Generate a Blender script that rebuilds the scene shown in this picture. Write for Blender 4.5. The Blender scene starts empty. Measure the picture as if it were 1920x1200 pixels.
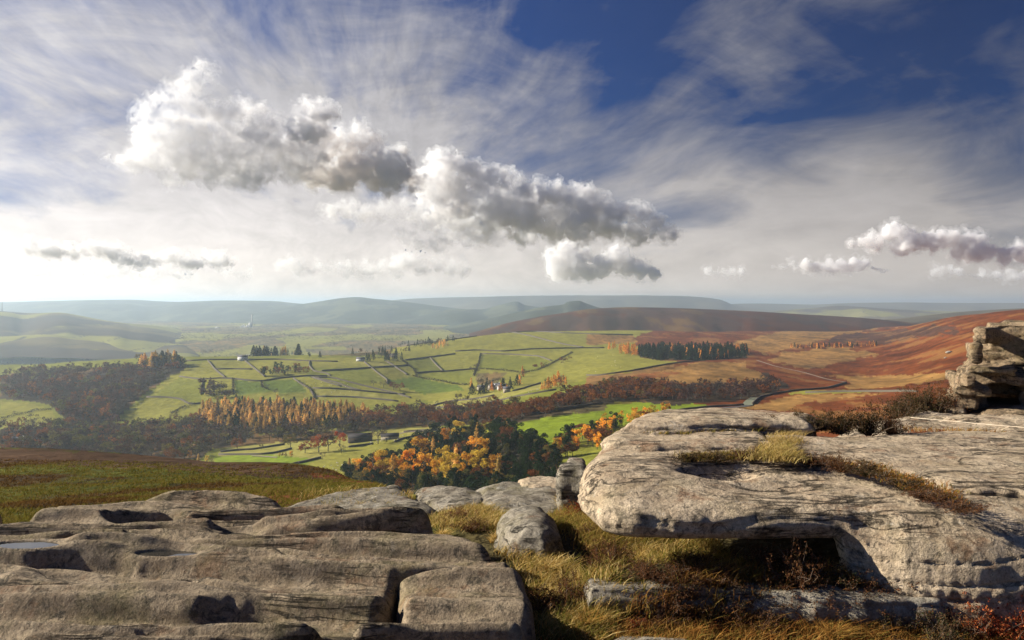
import bpy, math, random
import numpy as np
from math import radians, pi
C = bpy.context.scene
COL = C.collection
F = 1507.0; CX = 960.0; HY = 568.0      # focal length and eye level, in pixels of the 1920-wide photograph
SUN_AZ = -79.0; SUN_EL = 25.0
rs = np.random.RandomState(7); random.seed(7)

def P(x, y, Y): return np.array(((x-CX)/F*Y, Y, -(y-HY)/F*Y))

# ---------- numpy noise ----------
def _h(ix, iy, iz, seed):
    n = (ix.astype(np.int64)*374761393 + iy.astype(np.int64)*668265263 + iz.astype(np.int64)*2147483647 + seed*1274126177) & 0xffffffff
    n = ((n ^ (n >> 13))*1274126177) & 0xffffffff
    n = ((n ^ (n >> 15))*2246822519) & 0xffffffff
    return ((n ^ (n >> 16)) & 0xffffff)/float(0xffffff)
def vnoise(x, y, z=None, seed=0):
    x = np.asarray(x, float); y = np.asarray(y, float)
    z = np.zeros_like(x) if z is None else np.asarray(z, float)
    x0 = np.floor(x); y0 = np.floor(y); z0 = np.floor(z)
    fx, fy, fz = x-x0, y-y0, z-z0
    fx = fx**3*(fx*(fx*6-15)+10); fy = fy**3*(fy*(fy*6-15)+10); fz = fz**3*(fz*(fz*6-15)+10)
    r = 0
    for dx in (0, 1):
        for dy in (0, 1):
            for dz in (0, 1):
                w = (fx if dx else 1-fx)*(fy if dy else 1-fy)*(fz if dz else 1-fz)
                r = r + w*_h(x0+dx, y0+dy, z0+dz, seed)
    return r*2-1
def fbm(x, y, z=None, o=4, seed=0, gain=.5, lac=2.03):
    a = 1; s = 0; t = 0
    z = np.zeros_like(np.asarray(x, float)) if z is None else z
    for i in range(o):
        s = s + a*vnoise(x, y, z, seed+i*17); t += a; a *= gain
        x = x*lac+3.1; y = y*lac+1.7; z = z*lac+9.2
    return s/t
def sstep(a, b, x):
    t = np.clip((x-a)/(b-a), 0, 1); return t*t*(3-2*t)

# ---------- mesh building ----------
def mkmesh(name, V, Fc, cols=None, smooth=False, mats=(), mi=None):
    """V (n,3); Fc (m,3) or (m,4) array or a list of such arrays"""
    V = np.asarray(V, np.float32)
    fl = Fc if isinstance(Fc, (list, tuple)) else [Fc]
    fl = [np.asarray(f, np.int32) for f in fl if len(f)]
    me = bpy.data.meshes.new(name)
    me.vertices.add(len(V)); me.vertices.foreach_set('co', V.ravel())
    nl = sum(f.size for f in fl); nf = sum(len(f) for f in fl)
    me.loops.add(nl); me.polygons.add(nf)
    me.loops.foreach_set('vertex_index', np.concatenate([f.ravel() for f in fl]))
    tot = np.concatenate([np.full(len(f), f.shape[1]) for f in fl])
    st = np.concatenate([[0], np.cumsum(tot)[:-1]])
    me.polygons.foreach_set('loop_start', st.astype(np.int32))
    me.polygons.foreach_set('loop_total', tot.astype(np.int32))
    if smooth: me.polygons.foreach_set('use_smooth', np.ones(nf, bool))
    if mi is not None: me.polygons.foreach_set('material_index', np.asarray(mi, np.int32))
    me.update(calc_edges=True)
    if cols is not None:
        cols = np.asarray(cols, np.float32)
        if cols.shape[1] == 3: cols = np.hstack([cols, np.ones((len(cols), 1), np.float32)])
        a = me.color_attributes.new('col', 'FLOAT_COLOR', 'POINT'); a.data.foreach_set('color', cols.ravel())
    for m in mats: me.materials.append(m)
    return me
def link(name, data, parent=None, loc=None, rz=0, sc=None):
    o = bpy.data.objects.new(name, data); COL.objects.link(o)
    if parent is not None: o.parent = parent
    if loc is not None: o.location = loc
    if rz: o.rotation_euler = (0, 0, rz)
    if sc is not None: o.scale = sc if hasattr(sc, '__len__') else (sc,)*3
    return o
def tag(o, label=None, cat=None, group=None, kind=None):
    if label: o['label'] = label
    if cat: o['category'] = cat
    if group: o['group'] = group
    if kind: o['kind'] = kind
    return o
def grid_faces(n, m, keep=None):
    i = np.arange(n-1)[:, None]*m + np.arange(m-1)[None, :]
    q = np.stack([i, i+1, i+m+1, i+m], -1).reshape(-1, 4)
    return q if keep is None else q[keep.ravel()]
class MB:
    """collects boxes, prisms and tubes, and links them as one mesh object"""
    def __init__(s): s.v = []; s.f4 = []; s.f3 = []; s.n = 0; s.c = []
    def add(s, v, f4=(), f3=(), c=None):
        v = np.asarray(v, float)
        for f in f4: s.f4.append([i+s.n for i in f])
        for f in f3: s.f3.append([i+s.n for i in f])
        s.v.append(v); s.n += len(v)
        s.c.append(np.tile(c if c is not None else (1, 1, 1), (len(v), 1)))
    def box(s, c, d, rz=0, col=None):
        x, y, z = np.array(d)/2
        v = np.array([(a*x, b*y, g*z) for g in (-1, 1) for a, b in ((-1, -1), (1, -1), (1, 1), (-1, 1))])
        ca, sa = math.cos(rz), math.sin(rz)
        v = np.stack([v[:, 0]*ca-v[:, 1]*sa, v[:, 0]*sa+v[:, 1]*ca, v[:, 2]], 1)+np.array(c)
        s.add(v, [(3, 2, 1, 0), (4, 5, 6, 7), (0, 1, 5, 4), (1, 2, 6, 5), (2, 3, 7, 6), (3, 0, 4, 7)], c=col)
    def gable(s, c, d, h, rz=0, over=.3, col=None):
        """roof: c = centre of the wall tops, d = (length x, width y), h = ridge height; a solid prism"""
        x, y = d[0]/2+over, d[1]/2+over
        v = np.array([(-x, -y, 0), (x, -y, 0), (x, y, 0), (-x, y, 0), (-x, 0, h), (x, 0, h)], float)
        ca, sa = math.cos(rz), math.sin(rz)
        v = np.stack([v[:, 0]*ca-v[:, 1]*sa, v[:, 0]*sa+v[:, 1]*ca, v[:, 2]], 1)+np.array(c)
        s.add(v, [(3, 2, 1, 0), (0, 1, 5, 4), (2, 3, 4, 5)], [(0, 4, 3), (1, 2, 5)], c=col)
    def tube(s, pts, r, n=6, col=None, cap=True):
        pts = np.asarray(pts, float); r = np.broadcast_to(r, (len(pts),))
        V = []
        for i, p in enumerate(pts):
            t = pts[min(i+1, len(pts)-1)]-pts[max(i-1, 0)]; t = t/(np.linalg.norm(t)+1e-9)
            a = np.cross(t, (0., 0., 1.) if abs(t[2]) < .9 else (1., 0., 0.)); a = a/np.linalg.norm(a); b = np.cross(t, a)
            for k in range(n):
                w = 2*pi*k/n; V.append(p+r[i]*(math.cos(w)*a+math.sin(w)*b))
        f4 = [(i*n+k, i*n+(k+1) % n, (i+1)*n+(k+1) % n, (i+1)*n+k) for i in range(len(pts)-1) for k in range(n)]
        f3 = []
        if cap:
            V += [pts[0], pts[-1]]; a = len(V)-2; L = (len(pts)-1)*n
            f3 = [(a, (k+1) % n, k) for k in range(n)]+[(a+1, L+k, L+(k+1) % n) for k in range(n)]
        s.add(V, f4, f3, c=col)
    def build(s, name, mat, parent=None, smooth=False, loc=None, rz=0):
        me = mkmesh(name, np.concatenate(s.v), [s.f4, s.f3], cols=np.concatenate(s.c), smooth=smooth, mats=[mat])
        return link(name, me, parent, loc, rz)
def empty(name, loc, rz=0, label=None, cat=None, group=None):
    o = link(name, None, None, loc, rz); o.empty_display_size = .5
    return tag(o, label, cat, group)

def bake(o, mods):
    """apply modifiers given as (type, settings) and return (verts, quads/tri list)"""
    for ty, kw in mods:
        m = o.modifiers.new('m', ty)
        for k, v in kw.items(): setattr(m, k, v)
    dg = bpy.context.evaluated_depsgraph_get(); dg.update()
    me = bpy.data.meshes.new_from_object(o.evaluated_get(dg))
    bpy.data.objects.remove(o)
    return me
def me_arrays(me):
    n = len(me.vertices); co = np.empty(n*3, np.float32); me.vertices.foreach_get('co', co)
    no = np.empty(n*3, np.float32); me.vertices.foreach_get('normal', no)
    return co.reshape(-1, 3).astype(float), no.reshape(-1, 3).astype(float)

def ico(sub=2):
    import bmesh
    bm = bmesh.new(); bmesh.ops.create_icosphere(bm, subdivisions=sub, radius=1)
    v = np.array([p.co for p in bm.verts]); f = np.array([[q.index for q in p.verts] for p in bm.faces]); bm.free(); return v, f
ICO1 = ico(1); ICO2 = ico(2); ICO3 = ico(3)

# ---------- materials ----------
class NT:
    def __init__(s, name):
        s.m = bpy.data.materials.new(name); s.m.use_nodes = True
        s.t = s.m.node_tree; s.t.nodes.clear()
        s.out = s.t.nodes.new('ShaderNodeOutputMaterial')
    def n(s, typ, **k):
        nd = s.t.nodes.new('ShaderNode'+typ)
        for a, b in k.items():
            if a.startswith('i_'):
                key = a[2:]; key = int(key) if key.isdigit() else key.replace('_', ' ')
                if isinstance(b, bpy.types.NodeSocket): s.t.links.new(b, nd.inputs[key])
                else: nd.inputs[key].default_value = b
            else: setattr(nd, a, b)
        return nd
    def l(s, a, b): s.t.links.new(a, b)
    def math(s, op, a, b=None, clamp=False):
        nd = s.t.nodes.new('ShaderNodeMath'); nd.operation = op; nd.use_clamp = clamp
        for i, v in enumerate((a, b)):
            if v is None: continue
            if isinstance(v, bpy.types.NodeSocket): s.l(v, nd.inputs[i])
            else: nd.inputs[i].default_value = v
        return nd.outputs[0]
    def mix(s, f, a, b, typ='MIX'):
        nd = s.t.nodes.new('ShaderNodeMix'); nd.data_type = 'RGBA'; nd.blend_type = typ; nd.clamp_factor = True
        for i, v in ((0, f), (6, a), (7, b)):
            if isinstance(v, bpy.types.NodeSocket): s.l(v, nd.inputs[i])
            else: nd.inputs[i].default_value = (tuple(v)+(1,))[:4] if hasattr(v, '__len__') else v
        return nd.outputs[2]
    def ramp(s, f, stops, mode='LINEAR'):
        nd = s.t.nodes.new('ShaderNodeValToRGB'); cr = nd.color_ramp; cr.interpolation = mode
        while len(cr.elements) < len(stops): cr.elements.new(.5)
        for e, (p, c) in zip(cr.elements, stops):
            e.position = p; e.color = (c, c, c, 1) if not hasattr(c, '__len__') else (tuple(c)+(1,))[:4]
        s.l(f, nd.inputs[0]); return nd.outputs[0]
    def noise(s, vec, scale, detail=4, rough=.55, dist=0, dim='3D'):
        nd = s.n('TexNoise', noise_dimensions=dim); nd.inputs['Scale'].default_value = scale
        nd.inputs['Detail'].default_value = detail; nd.inputs['Roughness'].default_value = rough
        nd.inputs['Distortion'].default_value = dist
        if vec is not None: s.l(vec, nd.inputs['Vector'])
        return nd.outputs[0]
    def bump(s, h, strength, dist, normal=None):
        b = s.n('Bump'); b.inputs['Strength'].default_value = strength; b.inputs['Distance'].default_value = dist
        s.l(h, b.inputs['Height'])
        if normal is not None: s.l(normal, b.inputs['Normal'])
        return b.outputs[0]
    def bsdf(s, col, rough=.9, normal=None, spec=.2):
        b = s.n('BsdfPrincipled')
        for k, v in (('Base Color', col), ('Roughness', rough), ('Specular IOR Level', spec)):
            if isinstance(v, bpy.types.NodeSocket): s.l(v, b.inputs[k])
            else: b.inputs[k].default_value = (tuple(v)+(1,))[:4] if hasattr(v, '__len__') else v
        if normal is not None: s.l(normal, b.inputs['Normal'])
        s.l(b.outputs[0], s.out.inputs[0]); return b

def flat_mat(name, col, rough=.85, var=.15, scale=3.0, spec=.2):
    t = NT(name); g = t.n('TexCoord')
    n = t.noise(g.outputs['Object'], scale, 4)
    c = t.mix(n, tuple(np.array(col)*(1-var)), tuple(np.array(col)*(1+var)))
    t.bsdf(c, rough, t.bump(n, .3, .02), spec); return t.m
# ---------- terrain ----------
# depth (m ahead) and image height of a series of contour lines, at several bearings
TX = np.array([-700, 0, 200, 400, 600, 800, 1000, 1200, 1400, 1600, 1800, 1920, 2150, 2700], float)
NEAR = {  # (depth, height) pairs close by
 'L': [(.3,-1.95),(4,-1.95),(6,-2.0),(9,-2.55),(16,-4.1),(35,-7.9),(60,-11.7),(90,-16.4),(150,-60)],
}
def rowz(*a): return a
T_NEAR = [  # rows: depth per column, height per column
 ([.3]*14, [-1.95]*14),
 ([4]*14, [-1.95]*5+[-2.0]*9),
 ([6]*14, [-2.1,-2.1,-2.1,-2.1,-2.0,-1.95]+[-1.93]*8),
 ([9]*14, [-2.55,-2.55,-2.5,-2.45,-2.35,-2.25,-2.2,-2.1,-2.1,-2.0,-1.95,-1.9,-1.9,-1.9]),
 ([16]*14, [-4.1,-4.1,-4.05,-3.9,-3.85,-4.2,-4.5,-4.0,-3.2,-2.7,-2.35,-2.3,-2.2,-2.2]),
 ([35]*14, [-7.9,-7.9,-7.85,-7.8,-7.75,-10,-12,-11,-8,-6.2,-4.9,-4.4,-4,-4]),
 ([60,60,58,55,47,60,60,60,60,60,60,60,60,60], [-11.7,-11.7,-11.55,-11.5,-10.3,-20,-24,-21,-15,-11,-8.5,-7.6,-7,-7]),
 ([90,90,86,78,68,95,95,95,95,95,95,95,95,95], [-15.5,-16.45,-16.3,-15.3,-14.0,-40,-42,-36,-26,-18,-13,-12,-10,-8]),
 ([150]*14, [-50,-60,-60,-60,-60,-62,-62,-55,-40,-29,-21,-18,-14,-12]),
]
T_FAR = [  # rows: depth, image y
 ([420,450,450,420,420,400,350,340,330,320,300,300,300,300], [1000,1000,1000,990,970,950,930,905,870,840,800,770,700,640]),
 ([700,700,680,620,600,520,480,480,480,430,400,380,400,400], [900,868,885,897,902,905,878,838,815,795,768,745,680,625]),
 ([850,850,850,780,760,720,620,640,600,540,480,450,480,480], [860,836,845,857,852,850,812,786,782,768,748,728,665,615]),
 ([1050,1050,1050,950,950,900,760,760,720,660,560,520,560,560], [815,800,797,815,808,803,770,757,757,745,728,710,650,605]),
 ([1250,1250,1200,1120,1110,1080,960,900,860,800,680,620,650,650], [765,757,755,768,770,770,738,722,722,726,705,690,630,595]),
 ([1500,1500,1400,1320,1300,1350,1300,1150,1100,1050,850,760,750,750], [730,722,712,712,712,722,712,700,692,702,675,655,605,580]),
 ([1780,1780,1640,1600,1620,1850,2000,1900,1750,1700,1250,1050,950,950], [690,686,681,673,672,658,645,650,655,655,622,600,570,560]),
 ([2000,2000,1900,1900,1950,2100,2500,2600,2500,2400,1800,1500,1250,1250], [692,690,684,684,678,645,620,622,625,628,595,579,556,550]),
 ([2700,2700,2700,2700,2700,2900,3500,4000,3800,3600,2600,2300,2000,2000], [700,700,698,698,698,690,655,640,625,616,606,590,570,565]),
 ([4000]*7+[5500]*7, [640]*7+[620]*7),
 ([8000]*14, [603]*14),
 ([16000]*14, [586]*14),
 ([60000]*14, [573.0]*14),
]
_ins = {2: -2.05, 3: -2.3, 4: -3.85, 5: -7.9, 6: -11.9, 7: -17.0}
def _addcol(rows, near):
    for i, (d, v) in enumerate(rows):
        d.insert(5, (d[4]+d[5])/2 if not (near and i in (6, 7)) else {6: 52, 7: 64}[i]); v.insert(5, _ins.get(i, (v[4]+v[5])/2) if near else (v[4]+v[5])/2)
T_NEAR = [(list(a), list(b)) for a, b in T_NEAR]; T_FAR = [(list(a), list(b)) for a, b in T_FAR]
_addcol(T_NEAR, True); _addcol(T_FAR, False); TX = np.insert(TX, 5, 705.0)
KN_LY = np.array([np.log(r[0]) for r in T_NEAR]+[np.log(r[0]) for r in T_FAR])
KN_Z = np.array([r[1] for r in T_NEAR]+[-(np.array(r[1])-HY)/F*np.array(r[0], float) for r in T_FAR], float)

def pchip(xk, yk, x):
    """monotone cubic; xk,yk (k,n) per-column knots, x (m,n)"""
    h = np.diff(xk, axis=0); d = np.diff(yk, axis=0)/h
    m = np.zeros_like(yk)
    w1 = 2*h[1:]+h[:-1]; w2 = h[1:]+2*h[:-1]
    same = (d[:-1]*d[1:]) > 0
    with np.errstate(divide='ignore', invalid='ignore'):
        mm = (w1+w2)/(w1/d[:-1]+w2/d[1:])
    m[1:-1] = np.where(same, mm, 0); m[0] = d[0]; m[-1] = d[-1]
    out = np.empty_like(x)
    for j in range(xk.shape[1]):
        i = np.clip(np.searchsorted(xk[:, j], x[:, j])-1, 0, len(xk)-2)
        hh = h[i, j]; t = (x[:, j]-xk[i, j])/hh; t = np.clip(t, 0, 1)
        a, b = yk[i, j], yk[i+1, j]
        out[:, j] = (1+2*t)*(1-t)**2*a + t*(1-t)**2*hh*m[i, j] + t*t*(3-2*t)*b + t*t*(t-1)*hh*m[i+1, j]
    return out
def col_tables(px):
    px = np.clip(np.asarray(px, float), TX[0], TX[-1])
    n = len(px); K = len(KN_LY)
    X = np.tile(TX[:, None], (1, K)).astype(float)
    q = np.tile(px[:, None], (1, K))
    return pchip(X, KN_LY.T, q).T, pchip(X, KN_Z.T, q).T
YMAX = 45000.0
def far_bumps(X, Y):
    w = sstep(150, 500, Y)*(1-sstep(3000, 9000, Y))
    near = (1-sstep(100, 220, Y))*sstep(3, 12, Y)
    return w*(fbm(X/420, Y/420, o=3, seed=3)*7 + fbm(X/90, Y/90, o=3, seed=5)*1.6) + near*(fbm(X/14, Y/14, o=4, seed=8)*.35) + (1-sstep(8, 14, Y))*fbm(X*1.1, Y*1.1, o=3, seed=12)*.06 + sstep(.4, .7, X)*sstep(4.86, 5.06, Y)*(1-sstep(5.2, 5.9, Y))*.20 - .55*np.exp(-(((X-.78)/.20)**2+((Y-5.75)/.30)**2)**1.5)
NR = 800
LR = np.linspace(math.log(.5), math.log(YMAX), NR)
def profile(px):
    """heights at depths exp(LR) for each image column"""
    ly, z = col_tables(px)
    return pchip(ly, z, np.tile(LR[:, None], (1, len(px))))
PXQ = np.arange(-700, 2701, 4.0)
ZQ = profile(PXQ)
_Xq = (PXQ[None, :]-CX)/F*np.exp(LR)[:, None]; _Yq = np.exp(LR)[:, None]+0*_Xq
ZQ = ZQ + far_bumps(_Xq, _Yq)
YPIX = HY - ZQ/np.exp(LR)[:, None]*F
def ground_z(X, Y):
    X = np.atleast_1d(np.asarray(X, float)); Y = np.atleast_1d(np.asarray(Y, float))
    px = CX+X/Y*F
    a = np.clip((px-PXQ[0])/4, 0, len(PXQ)-1.001); b = np.clip((np.log(Y)-LR[0])/(LR[1]-LR[0]), 0, NR-1.001)
    i = a.astype(int); j = b.astype(int); fa, fb = a-i, b-j
    return ZQ[j, i]*(1-fa)*(1-fb)+ZQ[j, i+1]*fa*(1-fb)+ZQ[j+1, i]*(1-fa)*fb+ZQ[j+1, i+1]*fa*fb
def pick(px, py, dmin=130, dmax=1e9):
    """the first point of the ground seen beyond dmin along the line of sight through a point of the photo"""
    i = int(np.clip(round((px-PXQ[0])/4), 0, len(PXQ)-1))
    col = YPIX[:, i]; D = np.exp(LR)
    ok = np.where((D >= dmin) & (D < dmax) & (col <= py))[0]
    if len(ok) == 0:
        k = np.where((D >= dmin) & (D < dmax))[0]; j = k[np.argmin(col[k])]
        Y = D[j]
    else:
        j = ok[0]
        if j > 0 and D[j-1] >= dmin and col[j-1] > py:
            t = (col[j-1]-py)/(col[j-1]-col[j]+1e-9); Y = math.exp(LR[j-1]+t*(LR[j]-LR[j-1]))
        else: Y = D[j]
    X = (px-CX)/F*Y
    return np.array((X, Y, float(ground_z(X, Y)[0])))

def inpoly(x, y, poly):
    poly = np.asarray(poly, float); r = np.zeros(x.shape, bool)
    bb = (x >= poly[:, 0].min()) & (x <= poly[:, 0].max()) & (y >= poly[:, 1].min()) & (y <= poly[:, 1].max())
    xs, ys = x[bb], y[bb]; rr = np.zeros(xs.shape, bool)
    n = len(poly)
    for i in range(n):
        x1, y1 = poly[i]; x2, y2 = poly[(i+1) % n]
        c = ((y1 > ys) != (y2 > ys)) & (xs < (x2-x1)*(ys-y1)/(y2-y1+1e-12)+x1)
        rr ^= c
    r[bb] = rr; return r

# woods: (name in words, outline of the ground they stand on in the photograph, dmin, dmax, number, [(kind, share)], height m, spread)
WOODS = [
 ('in the brown wood on the left slope', [(0,705),(60,696),(170,690),(262,690),(345,688),(305,708),(262,738),(218,778),(200,792),(130,792),(105,770),(90,757),(0,748)], 800, 2200, 760, [('bare', .42), ('plum', .34), ('rust', .14), ('olive', .10)], 15),
 ('in the grey wood climbing beside the sunlit field', [(205,795),(235,770),(265,742),(318,706),(352,690),(345,684),(300,690),(250,720),(205,760)], 800, 2200, 120, [('bare', .8), ('plum', .2)], 14),
 ('in the valley wood at the lower left', [(0,806),(100,800),(200,792),(260,800),(330,788),(395,800),(400,838),(380,858),(330,868),(200,866),(0,858)], 600, 1300, 520, [('bare', .45), ('plum', .22), ('rust', .13), ('olive', .2)], 14),
 ('in the olive copse on top of the wood', [(262,684),(345,684),(347,690),(300,692),(262,692)], 1200, 2200, 60, [('tawny', .55), ('olive', .25), ('spruce', .2)], 22),
 ('in the larch plantation below the fields', [(368,792),(378,772),(400,766),(440,764),(520,765),(600,769),(690,778),(697,792),(640,802),(560,806),(480,812),(395,808)], 800, 1500, 520, [('tawny', .74), ('spruce', .16), ('bare', .10)], 14),
 ('among the grey trees along the valley bottom', [(400,812),(480,815),(560,810),(640,806),(700,796),(720,800),(640,818),(560,828),(480,832),(400,842)], 700, 1300, 150, [('bare', .62), ('plum', .2), ('olive', .18)], 13),
 ('in the russet wood beyond the barns', [(640,798),(700,780),(770,772),(850,768),(940,764),(975,772),(930,792),(860,798),(760,802),(690,808)], 700, 1500, 200, [('rust', .42), ('plum', .28), ('bare', .2), ('olive', .1)], 14),
 ('in the small brown copse by the field wall', [(376,738),(378,722),(400,720),(430,738),(432,748),(400,758),(378,750)], 900, 2000, 34, [('plum', .5), ('bare', .5)], 12),
 ('in the dark copse among the green fields', [(488,700),(510,695),(545,692),(582,696),(580,703),(530,708),(495,708)], 1200, 2400, 34, [('rust', .4), ('pine', .3), ('bare', .3)], 13),
 ('in the russet wood above the bright field', [(985,768),(1040,752),(1090,735),(1140,724),(1180,722),(1250,730),(1240,752),(1150,754),(1100,762),(1010,784),(950,798),(930,795)], 500, 1500, 210, [('rust', .72), ('plum', .14), ('olive', .14)], 12),
 ('in the dark clough below the straw field', [(1180,722),(1260,728),(1340,730),(1440,722),(1470,728),(1440,742),(1380,752),(1300,756),(1230,752),(1170,745)], 450, 1500, 210, [('bare', .5), ('plum', .3), ('rust', .2)], 11),
 ('in the pine plantation on the moor', [(1192,660),(1240,656),(1330,655),(1400,660),(1402,670),(1330,676),(1240,676),(1200,670)], 900, 2600, 430, [('spruce', .93), ('larch', .07)], 16),
 ('at the sunlit end of the moor plantation', [(1138,656),(1150,652),(1196,658),(1200,670),(1160,663)], 900, 2600, 44, [('larch', 1)], 15),
 ('at the right end of the moor plantation', [(1350,656),(1395,658),(1412,664),(1405,668),(1370,660)], 900, 2600, 22, [('larch', .9), ('rust', .1)], 13),
 ('in the thin strip of larches on the moor', [(1478,652),(1540,649),(1600,648),(1660,646),(1662,650),(1600,653),(1500,655)], 700, 2600, 70, [('larch', .45), ('bare', .2), ('spruce', .35)], 9),
 ('in the dark row on the far ridge', [(640,668),(700,656),(790,640),(850,634),(860,638),(790,655),(760,662),(690,672)], 1400, 3500, 60, [('bare', .5), ('spruce', .35), ('plum', .15)], 13),
 ('in the orange clump on the far ridge', [(800,655),(830,645),(842,648),(820,658)], 1400, 3500, 18, [('tawny', 1)], 13),
 ('by the farm on the far ridge', [(680,676),(720,674),(745,672),(760,676),(700,680)], 1400, 3500, 22, [('spruce', .5), ('bare', .5)], 14),
 ('in the far strip behind the crest wall', [(468,672),(560,662),(562,668),(480,676)], 1700, 3500, 46, [('spruce', .7), ('tawny', .3)], 18),
 ('around the farm hamlet', [(872,735),(880,722),(900,720),(960,712),(980,700),(992,705),(975,722),(950,735),(930,738),(890,742)], 900, 2200, 34, [('bare', .4), ('spruce', .3), ('larch', .3)], 12),
 ('in the golden copse right of the hamlet', [(1012,722),(1035,715),(1062,717),(1068,724),(1040,730),(1010,734)], 900, 2200, 20, [('larch', .8), ('bare', .2)], 12),
 ('along the gully hedge', [(1000,690),(1040,682),(1080,665),(1085,668),(1050,685),(1005,698)], 1000, 2400, 20, [('bare', .6), ('rust', .4)], 8),
 ('in the green field corners', [(800,770),(830,765),(880,752),(870,745),(810,758)], 900, 2200, 12, [('bare', .6), ('olive', .4)], 9),
 ('along the edge of the bright field', [(1130,800),(1180,788),(1220,780),(1255,776),(1250,782),(1190,796),(1120,816)], 300, 900, 34, [('golden', .9), ('rust', .1)], 9),
 ('in the mixed strip left of the huge block', [(1030,842),(1060,828),(1110,812),(1160,800),(1150,830),(1110,850),(1060,862)], 280, 800, 30, [('golden', .28), ('pine', .42), ('rust', .3)], 12),
]
NEARPOLY = [(640,905),(700,880),(760,860),(800,830),(850,815),(905,812),(960,822),(1010,838),(1040,862),(1062,905),(1055,935),(950,935),(700,925)]

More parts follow.
